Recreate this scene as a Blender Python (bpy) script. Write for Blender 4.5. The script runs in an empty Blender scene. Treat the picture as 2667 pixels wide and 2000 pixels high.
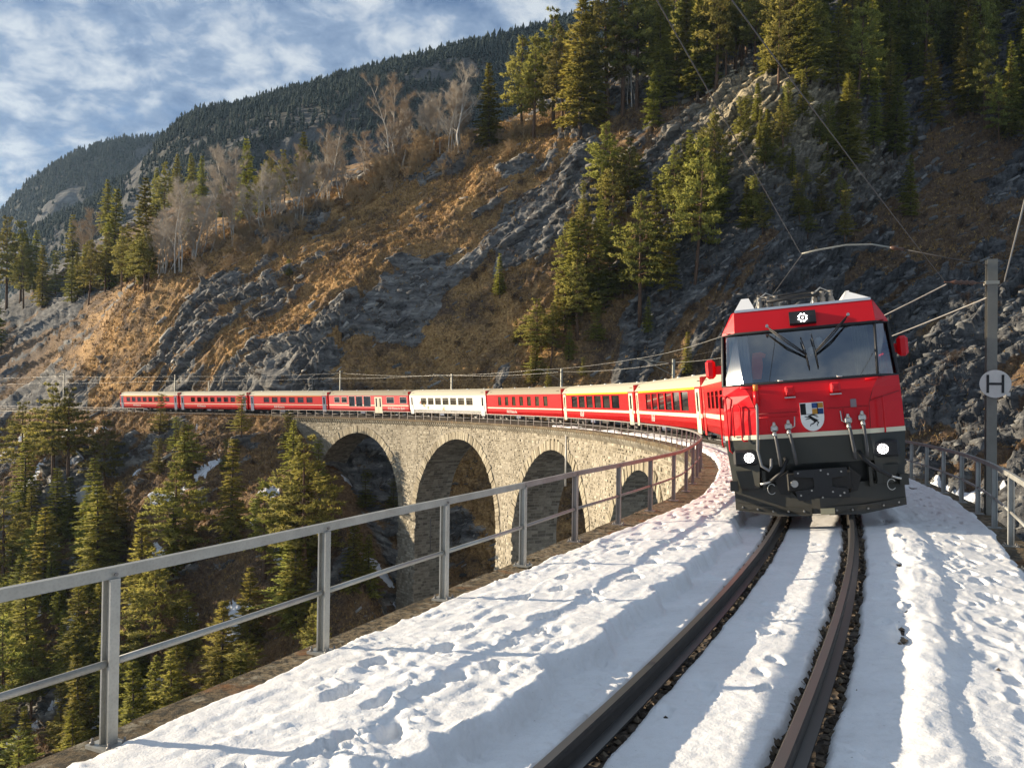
import bpy, bmesh, math, random, time
import numpy as np
from mathutils import Matrix, Vector, Euler
from mathutils.bvhtree import BVHTree
T0 = time.time()
R = math.radians
scene = bpy.context.scene

# ------------------------------------------------------------------ camera
HC = 1.6866                      # eye height above the rail
PITCH, ROLL = 0.0124, 0.0125
FPX, PW, PH = 2149.93, 2667.0, 2000.0
cp_, sp_ = math.cos(PITCH), math.sin(PITCH)
cr_, sr_ = math.cos(ROLL), math.sin(ROLL)
_f = Vector((0, cp_, sp_)); _u = Vector((0, -sp_, cp_)); _r = Vector((1, 0, 0))
_rr = cr_ * _r + sr_ * _u; _uu = -sr_ * _r + cr_ * _u
cam_data = bpy.data.cameras.new('camera')
cam = bpy.data.objects.new('camera', cam_data)
scene.collection.objects.link(cam)
cam.matrix_world = Matrix(((_rr.x, _uu.x, -_f.x, 0), (_rr.y, _uu.y, -_f.y, 0), (_rr.z, _uu.z, -_f.z, HC), (0, 0, 0, 1)))
cam_data.sensor_width = 36.0
cam_data.lens = 36.0 * FPX / PW
cam_data.clip_start = 0.05
cam_data.clip_end = 12000
scene.camera = cam

# ------------------------------------------------------------------ sun and sky
SUN_AZ, SUN_EL = 287.5, 14.0        # azimuth clockwise from +Y
sun_dir = Vector((math.sin(R(SUN_AZ)) * math.cos(R(SUN_EL)), math.cos(R(SUN_AZ)) * math.cos(R(SUN_EL)), math.sin(R(SUN_EL))))
sd = bpy.data.lights.new('sun', 'SUN')
sd.energy = 5.0; sd.angle = R(0.53); sd.color = (1.0, 0.84, 0.62)
sun = bpy.data.objects.new('sun', sd)
scene.collection.objects.link(sun)
sun.rotation_euler = sun_dir.to_track_quat('Z', 'Y').to_euler()

world = bpy.data.worlds.new('World'); scene.world = world; world.use_nodes = True
wn = world.node_tree.nodes; wl = world.node_tree.links
wn.clear()
w_out = wn.new('ShaderNodeOutputWorld'); w_bg = wn.new('ShaderNodeBackground')
w_bg.inputs['Strength'].default_value = 0.052
sky = wn.new('ShaderNodeTexSky'); sky.sky_type = 'NISHITA'; sky.sun_disc = False
sky.sun_elevation = R(SUN_EL); sky.sun_rotation = R(SUN_AZ); sky.altitude = 1000; sky.dust_density = 0.5; sky.air_density = 1.0; sky.ozone_density = 4.0
tc = wn.new('ShaderNodeTexCoord'); sx = wn.new('ShaderNodeSeparateXYZ'); wl.new(tc.outputs['Generated'], sx.inputs[0])
def wmath(op, a, b=None, clamp=False):
    n = wn.new('ShaderNodeMath'); n.operation = op; n.use_clamp = clamp
    for i, v in enumerate((a, b)):
        if v is None: continue
        if hasattr(v, 'is_output') or isinstance(v, bpy.types.NodeSocket): wl.new(v, n.inputs[i])
        else: n.inputs[i].default_value = v
    return n.outputs[0]
zz = wmath('ADD', wmath('MAXIMUM', sx.outputs[2], 0.0), 0.34)
cx = wmath('DIVIDE', sx.outputs[0], zz); cy = wmath('DIVIDE', sx.outputs[1], zz)
cb = wn.new('ShaderNodeCombineXYZ'); wl.new(cx, cb.inputs[0]); wl.new(cy, cb.inputs[1])
def wnoise(scale, detail, rough, off, dist=0.0):
    m = wn.new('ShaderNodeMapping'); m.inputs['Location'].default_value = off; wl.new(cb.outputs[0], m.inputs[0])
    n = wn.new('ShaderNodeTexNoise'); n.inputs['Scale'].default_value = scale; n.inputs['Detail'].default_value = detail
    n.inputs['Roughness'].default_value = rough; n.inputs['Distortion'].default_value = dist
    wl.new(m.outputs[0], n.inputs['Vector']); return n.outputs[0]
def wramp(src, stops):
    r = wn.new('ShaderNodeValToRGB'); wl.new(src, r.inputs[0])
    e = r.color_ramp.elements
    while len(e) < len(stops): e.new(0.5)
    for i, (p, c) in enumerate(stops): e[i].position = p; e[i].color = c if len(c) == 4 else (*c, 1)
    return r.outputs[0]
g1 = lambda v: (v, v, v, 1)
n_big = wnoise(1.6, 3, 0.5, (3.1, 7.7, 0)); n_med = wnoise(8.5, 5, 0.50, (1.3, 2.2, 0), 0.12); n_fin = wnoise(15.0, 6, 0.6, (8.0, 4.0, 1.0), 0.3)
cov = wmath('ADD', wmath('MULTIPLY', n_big, 0.45), wmath('MULTIPLY', n_med, 0.75))
cover = wramp(cov, [(0.31, g1(0)), (0.53, g1(1))])
thick = wramp(wmath('ADD', wmath('MULTIPLY', n_med, 0.55), wmath('MULTIPLY', n_fin, 0.5)), [(0.38, (1.3, 2.05, 3.5)), (0.50, (2.6, 3.5, 4.9)), (0.62, (6.0, 6.5, 7.0))])
mx = wn.new('ShaderNodeMix'); mx.data_type = 'RGBA'
wl.new(wmath('MULTIPLY', cover, 0.92), mx.inputs[0]); wl.new(sky.outputs[0], mx.inputs[6]); wl.new(thick, mx.inputs[7])
wl.new(mx.outputs[2], w_bg.inputs['Color']); wl.new(w_bg.outputs[0], w_out.inputs[0])

scene.view_settings.view_transform = 'Standard'
scene.view_settings.look = 'None'
scene.view_settings.exposure = 1.15
scene.view_settings.gamma = 1.0
scene.view_settings.use_curve_mapping = False
scene.render.engine = 'CYCLES'
scene.cycles.max_bounces = 6; scene.cycles.diffuse_bounces = 3; scene.cycles.glossy_bounces = 3
scene.cycles.transmission_bounces = 4; scene.cycles.transparent_max_bounces = 8
scene.cycles.use_denoising = True
scene.cycles.caustics_reflective = False; scene.cycles.caustics_refractive = False

# ------------------------------------------------------------------ track geometry
X0, Y0, TH0, KAP, L1, GR, CANT = -2.0156, -1.0165, 0.5327, 0.0104, 144.06, 0.0112, 0.0864
def trk(s):
    """centre line of the rails: x, y, z, heading (vectorised)"""
    s = np.asarray(s, float); sc = np.minimum(s, L1); th = TH0 - KAP * sc
    x = X0 + (np.cos(th) - math.cos(TH0)) / KAP; y = Y0 + (math.sin(TH0) - np.sin(th)) / KAP
    e = np.maximum(s - L1, 0.0)
    return x + e * np.sin(th), y + e * np.cos(th), -GR * s, th
def TP(s, off, h, cant=0.0):
    """world point at chainage s, off metres to the left (inside of the bend), h above the rail plane"""
    x, y, z, th = trk(s); c, sn = math.cos(cant), math.sin(cant)
    o = np.asarray(off) * c + np.asarray(h) * sn; zz = np.asarray(h) * c - np.asarray(off) * sn
    return np.stack(np.broadcast_arrays(x - np.cos(th) * o, y + np.sin(th) * o, z + zz), -1)
CCX = X0 - math.cos(TH0) / KAP; CCY = Y0 + math.sin(TH0) / KAP
def track_coords(X, Y):
    """inverse: chainage and left offset of a plan point"""
    dx, dy = X - CCX, Y - CCY
    ang = np.arctan2(-dy, dx)                 # = heading on the arc
    s = (TH0 - ang) / KAP; off = 1 / KAP - np.hypot(dx, dy)
    ex, ey, _, th = [float(v) for v in trk(L1)]
    a = (X - ex) * math.sin(th) + (Y - ey) * math.cos(th); o2 = -(X - ex) * math.cos(th) + (Y - ey) * math.sin(th)
    st = a > 0
    return np.where(st, L1 + a, s), np.where(st, o2, off)
def ray(xd, yd):
    """direction of a sight line, used to survey where things stand"""
    X = xd * 1.20572 - PW / 2; Y = yd * 1.20572 - PH / 2
    u = cr_ * X + sr_ * Y; v = -sr_ * X + cr_ * Y
    return np.array([u, FPX * cp_ + v * sp_, FPX * sp_ - v * cp_]) / FPX
def W(xd, yd, depth):
    r = ray(xd, yd); return np.array([0, 0, HC]) + r * (depth / r[1])

# ------------------------------------------------------------------ noise (numpy)
def _hash(ix, iy, iz, seed):
    h = (ix.astype(np.int64) * 374761393 + iy.astype(np.int64) * 668265263 + iz.astype(np.int64) * 2147483647 + seed * 1274126177) & 0xFFFFFFFF
    h = ((h ^ (h >> 13)) * 1274126177) & 0xFFFFFFFF
    h = ((h ^ (h >> 16)) * 2246822519) & 0xFFFFFFFF
    return ((h ^ (h >> 15)) & 0xFFFFFF) / float(0xFFFFFF)
def vn(x, y, z=0.0, seed=0):
    x, y, z = np.broadcast_arrays(np.asarray(x, float), np.asarray(y, float), np.asarray(z, float))
    ix, iy, iz = np.floor(x), np.floor(y), np.floor(z)
    fx, fy, fz = x - ix, y - iy, z - iz
    fx, fy, fz = [f * f * f * (f * (f * 6 - 15) + 10) for f in (fx, fy, fz)]
    r = 0
    for a in (0, 1):
        for b in (0, 1):
            for c in (0, 1):
                w = (fx if a else 1 - fx) * (fy if b else 1 - fy) * (fz if c else 1 - fz)
                r = r + w * _hash(ix + a, iy + b, iz + c, seed)
    return r
def fbm(x, y, z=0.0, oct=4, seed=0, gain=0.5, ridged=False):
    t, a, s = 0.0, 1.0, 0.0
    x, y, z = np.asarray(x, float), np.asarray(y, float), np.asarray(z, float)
    for i in range(oct):
        v = vn(x, y, z, seed + i * 17)
        if ridged: v = 1 - np.abs(2 * v - 1)
        t = t + a * v; s += a; a *= gain; x = x * 2.03 + 5.1; y = y * 2.03 + 1.7; z = z * 2.03 + 9.2
    return t / s
def smooth(a, b, x):
    t = np.clip((x - a) / (b - a), 0, 1); return t * t * (3 - 2 * t)

# ------------------------------------------------------------------ objects
COL = scene.collection
def put(name, data, parent=None, **props):
    o = bpy.data.objects.new(name, data); COL.objects.link(o)
    if parent is not None: o.parent = parent
    for k, v in props.items(): o[k] = v
    return o
def root(name, label, category, matrix=None, group=None):
    o = put(name, None, label=label, category=category)
    o.empty_display_size = 0.2
    if group: o['group'] = group
    if matrix is not None: o.matrix_world = matrix
    return o
def fastmesh(name, V, F, mat=None, smooth_=False, attrs=None):
    """V (n,3), F (m,3|4) arrays"""
    V = np.ascontiguousarray(V, np.float32); F = np.ascontiguousarray(F, np.int32)
    me = bpy.data.meshes.new(name); k = F.shape[1]
    me.vertices.add(len(V)); me.vertices.foreach_set('co', V.ravel())
    me.loops.add(F.size); me.loops.foreach_set('vertex_index', F.ravel())
    me.polygons.add(len(F)); me.polygons.foreach_set('loop_start', np.arange(0, F.size, k, dtype=np.int32))
    if smooth_: me.polygons.foreach_set('use_smooth', np.ones(len(F), bool))
    me.update(calc_edges=True)
    if attrs:
        for an, av in attrs.items():
            at = me.color_attributes.new(an, 'FLOAT_COLOR', 'POINT')
            at.data.foreach_set('color', np.ascontiguousarray(av, np.float32).ravel())
    if mat: me.materials.append(mat)
    return me
class MB:
    """collects geometry for ONE mesh"""
    def __init__(s): s.v = []; s.f = []; s.sm = []
    def add(s, vs, fs, sm=False):
        b = len(s.v); s.v += [tuple(map(float, p)) for p in vs]
        for f in fs: s.f.append([b + i for i in f]); s.sm.append(sm)
    def box(s, c, d, rot=None, bev=0.0):
        x, y, z = [v / 2 for v in d]
        M = rot if rot is not None else Matrix.Identity(3)
        if bev <= 0:
            P = [(-x, -y, -z), (x, -y, -z), (x, y, -z), (-x, y, -z), (-x, -y, z), (x, -y, z), (x, y, z), (-x, y, z)]
            s.add([Vector(c) + M @ Vector(p) for p in P], [(0, 3, 2, 1), (4, 5, 6, 7), (0, 1, 5, 4), (1, 2, 6, 5), (2, 3, 7, 6), (3, 0, 4, 7)])
        else:
            b = bev; P = []; idx = {}
            for sx_ in (-1, 1):
                for sy_ in (-1, 1):
                    for sz_ in (-1, 1):
                        for ax in range(3):
                            q = [sx_ * (x - b), sy_ * (y - b), sz_ * (z - b)]; q[ax] = (sx_ * x, sy_ * y, sz_ * z)[ax]
                            idx[(sx_, sy_, sz_, ax)] = len(P); P.append(q)
            fs = []
            for ax in range(3):
                o1, o2 = [(1, 2), (2, 0), (0, 1)][ax]
                for sg in (-1, 1):
                    q = []
                    for a_, b_ in ((-1, -1), (1, -1), (1, 1), (-1, 1)):
                        k = [0, 0, 0]; k[ax] = sg; k[o1] = a_; k[o2] = b_; q.append(idx[(*k, ax)])
                    fs.append(q if sg > 0 else q[::-1])
            for ax in range(3):
                o1, o2 = [(1, 2), (2, 0), (0, 1)][ax]
                for a_ in (-1, 1):
                    for b_ in (-1, 1):
                        def id_(t, which):
                            k = [0, 0, 0]; k[ax] = t; k[o1] = a_; k[o2] = b_; return idx[(*k, which)]
                        q = [id_(-1, o1), id_(1, o1), id_(1, o2), id_(-1, o2)]
                        fs.append(q if a_ * b_ > 0 else q[::-1])
            for sx_ in (-1, 1):
                for sy_ in (-1, 1):
                    for sz_ in (-1, 1):
                        q = [idx[(sx_, sy_, sz_, a)] for a in range(3)]; fs.append(q if sx_ * sy_ * sz_ > 0 else q[::-1])
            s.add([Vector(c) + M @ Vector(p) for p in P], fs)
    def tube(s, path, r, n=6, closed=False, cap=True, sm=True):
        path = [Vector(p) for p in path]; m = len(path); rs = r if isinstance(r, (list, tuple)) else [r] * m
        vs = []; up = None
        for i, p in enumerate(path):
            a = path[(i - 1) % m] if (closed or i > 0) else p; b = path[(i + 1) % m] if (closed or i < m - 1) else p
            t = (b - a).normalized()
            if up is None: up = Vector((0, 0, 1)) if abs(t.z) < 0.9 else Vector((0, 1, 0))
            u = (up - t * up.dot(t))
            u = u.normalized() if u.length > 1e-6 else t.orthogonal().normalized()
            w = t.cross(u); up = u
            for k in range(n):
                an = 2 * math.pi * (k + 0.5) / n; vs.append(p + (u * math.cos(an) + w * math.sin(an)) * rs[i])
        fs = []; mm = m if closed else m - 1
        for i in range(mm):
            j = (i + 1) % m
            for k in range(n):
                k2 = (k + 1) % n; fs.append((i * n + k, i * n + k2, j * n + k2, j * n + k))
        s.add(vs, fs, sm)
        if cap and not closed:
            b = len(s.v) - len(vs); s.f.append([b + k for k in range(n)][::-1]); s.sm.append(False)
            s.f.append([b + (m - 1) * n + k for k in range(n)]); s.sm.append(False)
    def prism(s, poly, axis, a, b):
        """poly 2D extruded along axis (0,1,2) from a to b"""
        def mk3(p, t):
            q = [0, 0, 0]; o = [i for i in range(3) if i != axis]; q[o[0]], q[o[1]] = p; q[axis] = t; return q
        n = len(poly); vs = [mk3(p, a) for p in poly] + [mk3(p, b) for p in poly]
        fs = [tuple(range(n))[::-1], tuple(range(n, 2 * n))] + [(i, (i + 1) % n, n + (i + 1) % n, n + i) for i in range(n)]
        s.add(vs, fs)
    def disc(s, c, nrm, r, n=16, h=0.01):
        nrm = Vector(nrm).normalized(); s.tube([Vector(c), Vector(c) + nrm * h], r, n, sm=False)
    def mesh(s, name, mat=None):
        me = bpy.data.meshes.new(name); me.from_pydata(s.v, [], s.f)
        me.polygons.foreach_set('use_smooth', s.sm)
        me.update()
        if mat: me.materials.append(mat)
        return me
    def obj(s, name, mat, parent=None, **props):
        return put(name, s.mesh(name, mat), parent, **props)
def fixn(me):
    bm = bmesh.new(); bm.from_mesh(me); bmesh.ops.recalc_face_normals(bm, faces=bm.faces[:]); bm.to_mesh(me); bm.free(); return me

# ------------------------------------------------------------------ materials
class Mat:
    def __init__(s, name):
        s.m = bpy.data.materials.new(name); s.m.use_nodes = True; s.n = s.m.node_tree.nodes; s.l = s.m.node_tree.links
        s.b = s.n['Principled BSDF']; s._tc = None
    def set(s, k, v):
        i = s.b.inputs[k]
        if isinstance(v, bpy.types.NodeSocket): s.l.new(v, i)
        else: i.default_value = (*v, 1) if isinstance(v, tuple) and len(v) == 3 else v
        return s
    def co(s, kind='Object'):
        if s._tc is None: s._tc = s.n.new('ShaderNodeTexCoord')
        return s._tc.outputs[kind]
    def mapping(s, src, scale=(1, 1, 1), rot=(0, 0, 0), loc=(0, 0, 0)):
        m = s.n.new('ShaderNodeMapping'); m.inputs['Scale'].default_value = scale; m.inputs['Rotation'].default_value = rot; m.inputs['Location'].default_value = loc
        s.l.new(src, m.inputs[0]); return m.outputs[0]
    def noise(s, src, scale, detail=4, rough=0.55, dist=0.0):
        n = s.n.new('ShaderNodeTexNoise'); n.inputs['Scale'].default_value = scale; n.inputs['Detail'].default_value = detail
        n.inputs['Roughness'].default_value = rough; n.inputs['Distortion'].default_value = dist; s.l.new(src, n.inputs['Vector']); return n.outputs[0]
    def voro(s, src, scale, feature='F1'):
        n = s.n.new('ShaderNodeTexVoronoi'); n.feature = feature; n.inputs['Scale'].default_value = scale; s.l.new(src, n.inputs['Vector'])
        return n.outputs[0]
    def ramp(s, src, stops):
        r = s.n.new('ShaderNodeValToRGB'); s.l.new(src, r.inputs[0]); e = r.color_ramp.elements
        while len(e) < len(stops): e.new(0.5)
        for i, (p, c) in enumerate(stops):
            e[i].position = p; e[i].color = (c, c, c, 1) if not isinstance(c, tuple) else (*c, 1)
        return r.outputs[0]
    def mix(s, f, a, b, mode='MIX'):
        m = s.n.new('ShaderNodeMix'); m.data_type = 'RGBA'; m.blend_type = mode
        for i, v in ((0, f), (6, a), (7, b)):
            if isinstance(v, bpy.types.NodeSocket): s.l.new(v, m.inputs[i])
            else: m.inputs[i].default_value = (*v, 1) if isinstance(v, tuple) else v
        return m.outputs[2]
    def math(s, op, a, b=0.0):
        m = s.n.new('ShaderNodeMath'); m.operation = op
        for i, v in enumerate((a, b)):
            if isinstance(v, bpy.types.NodeSocket): s.l.new(v, m.inputs[i])
            else: m.inputs[i].default_value = v
        return m.outputs[0]
    def bump(s, h, strength=0.3, dist=0.05):
        b = s.n.new('ShaderNodeBump'); b.inputs['Strength'].default_value = strength; b.inputs['Distance'].default_value = dist
        s.l.new(h, b.inputs['Height']); s.l.new(b.outputs[0], s.b.inputs['Normal']); return s
    def attr(s, name):
        a = s.n.new('ShaderNodeAttribute'); a.attribute_name = name; return a
    def rnd(s):
        a = s.n.new('ShaderNodeObjectInfo'); return a.outputs['Random']

def simple(name, col, rough=0.5, metal=0.0, var=0.12, scale=3.0, spec=0.5, bump=0.0, bscale=40, coat=0.0):
    m = Mat(name); c = m.co(); n = m.noise(c, scale, 5, 0.6)
    dark = tuple(v * (1 - var) for v in col); lite = tuple(min(1, v * (1 + var)) for v in col)
    m.set('Base Color', m.ramp(n, [(0.3, dark), (0.7, lite)])).set('Metallic', metal)
    n2 = m.noise(c, scale * 6, 3)
    m.set('Roughness', m.ramp(n2, [(0.3, max(0, rough - 0.08)), (0.7, min(1, rough + 0.08))]))
    m.b.inputs['Specular IOR Level'].default_value = spec
    if coat: m.set('Coat Weight', coat); m.set('Coat Roughness', 0.08)
    if bump: m.bump(m.noise(c, bscale, 4), bump, 0.01)
    return m.m

# ------------------------------------------------------------------ hillside and gorge
ctrl = []
def C(xd, yd, dep): ctrl.append(W(xd, yd, dep))
# open slope above the far track (surveyed sight lines and distances)
for xd, rows in {
    -500: [(880, 240), (760, 262), (690, 280), (680, 300)],
    100: [(830, 190), (760, 212), (690, 232), (662, 250)],
    300: [(800, 158), (700, 167), (610, 186), (585, 225)],
    430: [(790, 150), (680, 161), (540, 187), (525, 225)],
    620: [(770, 141), (640, 154), (480, 184), (470, 225)],
    770: [(760, 132), (610, 147), (400, 180), (390, 215)],
    900: [(750, 126), (590, 141), (335, 175), (325, 210)],
    1100: [(870, 108), (740, 118), (570, 134), (295, 168), (272, 205)],
    1300: [(870, 101), (740, 112), (550, 128), (255, 160), (215, 200)],
    1500: [(870, 102), (700, 114), (500, 128), (215, 158), (120, 190), (0, 215)],
    1690: [(870, 103), (700, 113), (500, 124), (400, 129), (250, 138), (120, 170), (-60, 205)],
    1900: [(1100, 88), (900, 101), (700, 114), (500, 129), (300, 148), (0, 182), (-250, 210)],
    2200: [(1150, 79), (900, 92), (700, 105), (500, 121), (300, 141), (0, 174), (-300, 205)],
    2500: [(1150, 70), (900, 83), (600, 106), (300, 132), (0, 163), (-300, 190)],
    3000: [(1150, 55), (900, 68), (600, 88), (300, 112), (0, 138)],
    # the gorge side under the far track and the viaduct
    -480: [(1100, 170), (1300, 150), (1659, 118)],
    10: [(1000, 165), (1100, 152), (1300, 130), (1659, 103)],
    301: [(1000, 139), (1100, 131), (1300, 116), (1659, 96)],
    500: [(1000, 124), (1100, 118), (1300, 107), (1659, 91)],
    640: [(1000, 117), (1100, 112), (1300, 103), (1600, 90)],
    780: [(960, 125), (1010, 118), (1100, 112), (1220, 105), (1400, 95)],
    880: [(990, 119), (1100, 110), (1215, 104), (1400, 93)],
    1000: [(960, 114), (1100, 103), (1250, 95), (1400, 87)],
    1200: [(980, 106), (1150, 95), (1400, 82)],
    1380: [(1000, 98), (1150, 88), (1400, 76)],
    1700: [(1000, 95), (1200, 82), (1400, 70)],
    1950: [(1250, 76), (1450, 64)],
    2250: [(1300, 68), (1500, 57)]}.items():
    for yd, dep in rows: C(xd, yd, dep)
for sv in (150, 162, 175, 190, 205, 222, 240, 260, 290):
    for of, dz in ((-3.2, -0.45), (0, -0.5), (3.0, -0.7)):
        ctrl.append(TP(sv, of, dz))
for (x, y, z) in [(-80, 20, -58), (-30, 30, -60), (10, 30, -60), (-60, 60, -52), (-20, 62, -55), (30, 45, -55), (60, 20, -45), (-120, 60, -55), (-110, 95, -47),
                  (-200, 110, -45), (-160, 40, -60), (80, 0, -30), (-30, 260, 75), (60, 250, 110), (150, 190, 125), (-140, 260, 40), (-230, 300, 22), (-320, 260, 18)]:
    ctrl.append(np.array([x, y, z], float))
ctrl = np.array(ctrl)
def tps_fit(P, lam=0.002):
    A = P[:, :2] / 100; n = len(A); d = np.hypot(A[:, None, 0] - A[None, :, 0], A[:, None, 1] - A[None, :, 1])
    K = np.where(d > 1e-9, d * d * np.log(np.maximum(d, 1e-9)), 0) + lam * np.eye(n)
    Q = np.hstack([np.ones((n, 1)), A]); M = np.block([[K, Q], [Q.T, np.zeros((3, 3))]])
    return A, np.linalg.solve(M, np.concatenate([P[:, 2], np.zeros(3)]))
_tA, _tw = tps_fit(ctrl)
def tps(X, Y):
    X = np.asarray(X, float) / 100; Y = np.asarray(Y, float) / 100; r = np.full(X.shape, _tw[-3]) + _tw[-2] * X + _tw[-1] * Y
    for i in range(len(_tA)):
        d2 = (X - _tA[i, 0]) ** 2 + (Y - _tA[i, 1]) ** 2
        r = r + _tw[i] * 0.5 * d2 * np.log(np.maximum(d2, 1e-18))
    return r
def terrain_grid(az, rad):
    A, D = np.meshgrid(az, rad, indexing='ij')
    X, Y = np.sin(A) * D, np.cos(A) * D
    Z = tps(X, Y)
    sv, of = track_coords(X, Y)
    # normals of the smooth land
    P = np.stack([X, Y, Z], -1)
    N = np.cross(np.gradient(P, axis=0), np.gradient(P, axis=1)); N /= np.linalg.norm(N, axis=-1, keepdims=True)
    N *= np.sign(N[..., 2:3])
    # strata run obliquely down to the left
    ca, sa = math.cos(R(33)), math.sin(R(33))
    wob = 5 * (fbm(X / 22, Y / 22, Z / 22, 3, 5) - 0.5)
    u = X * ca + Z * sa; v = -X * sa + Z * ca + wob
    rid = fbm(u / 13, v / 3.4, Y / 9, 4, 21, 0.55, True)
    rid2 = fbm(u / 4.2, v / 1.5, Y / 3.2, 4, 33, 0.55, True)
    big = fbm(X / 26, Y / 26, Z / 20, 4, 3)
    saw = (v / 4.3 + 1.2 * fbm(u / 9, Y / 9, v / 9, 3, 41)) % 1.0
    saw2 = (v / 1.45 + 1.1 * fbm(u / 4, Y / 4, v / 4, 3, 43)) % 1.0
    blocks = fbm(X / 1.9, Y / 1.9, Z / 1.6, 3, 88, 0.5, True)
    # where bare rock comes through
    rk = 0.62 * fbm(u / 24, v / 7.0, Y / 24, 4, 61) + 0.38 * fbm(u / 7.5, v / 2.2, Y / 7, 4, 63)
    steep = 1 - N[..., 2]
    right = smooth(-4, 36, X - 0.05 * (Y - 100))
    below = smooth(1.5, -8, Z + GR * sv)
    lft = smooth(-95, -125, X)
    rock = smooth(0.47, 0.53, rk + 0.08 * (rid2 - 0.5) + 0.22 * (steep - 0.33) + 0.055 * right + 0.025 * below + 0.05 * lft - 0.108 * smooth(45, 0, X) * (1 - lft))
    nearrail = smooth(14, 2, Z + GR * sv) * smooth(10, 130, sv) * smooth(2, -4, of)
    rock = np.clip(np.maximum(rock, nearrail * smooth(0.36, 0.5, rk + 0.2 * (big - 0.5))), 0, 1)
    outc = np.exp(-(((X - 47) / 13) ** 2 + ((Z - 47) / 11) ** 2)) * (Y > 90)     # pale outcrop under the pines
    rock = np.maximum(rock, smooth(0.25, 0.55, outc + 0.3 * (rk - 0.5)))
    crag = fbm(X / 0.9, Y / 0.9, Z / 0.8, 2, 91, 0.5, True)
    disp = 7.0 * (big - 0.5) + 1.6 * (rid - 0.55) + rock * (1.7 * (0.5 - saw) + 1.0 * (0.5 - saw2) + 1.5 * (rid2 - 0.5) + 1.5 * (blocks - 0.5) + 0.8 * (crag - 0.5) + 0.5) + (1 - rock) * (0.7 * (rid2 - 0.5) + 0.6 * (0.5 - saw2) + 0.7 * (blocks - 0.5) + 0.35 * (crag - 0.5))
    disp += 4 * outc + outc * (3.5 * (blocks - 0.5) + 2.0 * (crag - 0.5) + 2.0 * (0.5 - saw2))
    ridge_keep = smooth(330, 120, D)
    P = P + N * (disp * (0.35 + 0.65 * ridge_keep))[..., None]
    # keep the railway bench level and the viaduct clear
    rz = -GR * sv
    on = (sv > 60) & (sv < 330)
    flat = smooth(5.2, 3.0, np.abs(of)) * smooth(144, 150, sv) * on
    P[..., 2] = P[..., 2] * (1 - flat) + (rz - 0.55) * flat
    lid = rz - 0.75 - np.maximum(0, 147 - sv) * 1.0 + np.maximum(0, np.abs(of) - 3.6) * 1.6
    lim = (sv < 150) & (sv > -30)
    P[..., 2] = np.where(lim, np.minimum(P[..., 2], lid), P[..., 2])
    lid2 = rz - 0.6 + np.maximum(0, of - 3.0) * 0.0 + np.maximum(0, -of - 3.6) * 2.6 - np.maximum(0, of - 4) * 0.25
    P[..., 2] = np.where((sv >= 150) & on & (of > -14), np.minimum(P[..., 2], np.maximum(lid2, rz - 0.6 - np.maximum(0, of - 4) * 0.25)), P[..., 2])
    snow = smooth(0.63, 0.68, fbm(X / 5, Y / 5, Z / 4, 5, 77)) * np.where((N[..., 2] > 0.45) & (below > 0.6) & (rk < 0.6), 1, 0)
    snow = np.maximum(snow, smooth(0.62, 0.68, fbm(X / 6, Y / 9, 0, 4, 79)) * smooth(66, 74, Z) * smooth(30, 60, X) * smooth(105, 75, X))
    tone = fbm(X / 17, Y / 17, Z / 17, 3, 15)
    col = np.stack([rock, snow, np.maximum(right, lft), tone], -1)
    col2 = np.stack([np.clip(outc * 1.4, 0, 1), below, saw, rid2], -1)
    return P, col, col2
az = np.concatenate([np.linspace(R(-52), R(-34), 60, endpoint=False), np.linspace(R(-34), R(33), 740, endpoint=False), np.linspace(R(33), R(52), 60)])
rad = np.concatenate([np.linspace(30, 66, 22, endpoint=False), np.linspace(66, 206, 420, endpoint=False), np.linspace(206, 330, 60)])
TPt, Tcol, Tcol2 = terrain_grid(az, rad)
na, nr = len(az), len(rad)
_ii = np.arange(na * nr).reshape(na, nr)
TF = np.stack([_ii[:-1, :-1], _ii[:-1, 1:], _ii[1:, 1:], _ii[1:, :-1]], -1).reshape(-1, 4)
TV = TPt.reshape(-1, 3)

m = Mat('hillside_ground')
a1 = m.attr('mask'); a2 = m.attr('maskb')
sep = m.n.new('ShaderNodeSeparateColor'); m.l.new(a1.outputs['Color'], sep.inputs[0])
sep2 = m.n.new('ShaderNodeSeparateColor'); m.l.new(a2.outputs['Color'], sep2.inputs[0])
co = m.co('Object')
rotd = m.mapping(co, (0.35, 0.9, 1.5), (0, R(-33), 0))
nA = m.noise(rotd, 0.55, 9, 0.66, 0.4); nB = m.noise(co, 2.6, 6, 0.65); nC = m.noise(rotd, 2.0, 7, 0.7, 0.5); nD = m.noise(co, 0.16, 5, 0.6)
rockc = m.ramp(nA, [(0.30, (0.055, 0.053, 0.052)), (0.46, (0.14, 0.135, 0.128)), (0.58, (0.25, 0.238, 0.215)), (0.72, (0.48, 0.45, 0.39))])
pale = m.ramp(nC, [(0.3, (0.16, 0.135, 0.09)), (0.52, (0.36, 0.31, 0.21)), (0.7, (0.55, 0.46, 0.29))])
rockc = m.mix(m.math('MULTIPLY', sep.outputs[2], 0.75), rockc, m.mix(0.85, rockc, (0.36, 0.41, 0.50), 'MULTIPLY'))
rockc = m.mix(sep2.outputs[0], rockc, pale)
rockc = m.mix(0.5, rockc, m.ramp(nC, [(0.35, 0.45), (0.6, 1.0)]), 'MULTIPLY')
grass = m.ramp(nB, [(0.28, (0.15, 0.085, 0.038)), (0.48, (0.37, 0.215, 0.082)), (0.66, (0.58, 0.36, 0.145))])
brown = m.ramp(nB, [(0.3, (0.045, 0.030, 0.022)), (0.55, (0.12, 0.080, 0.052)), (0.75, (0.21, 0.145, 0.092))])
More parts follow.
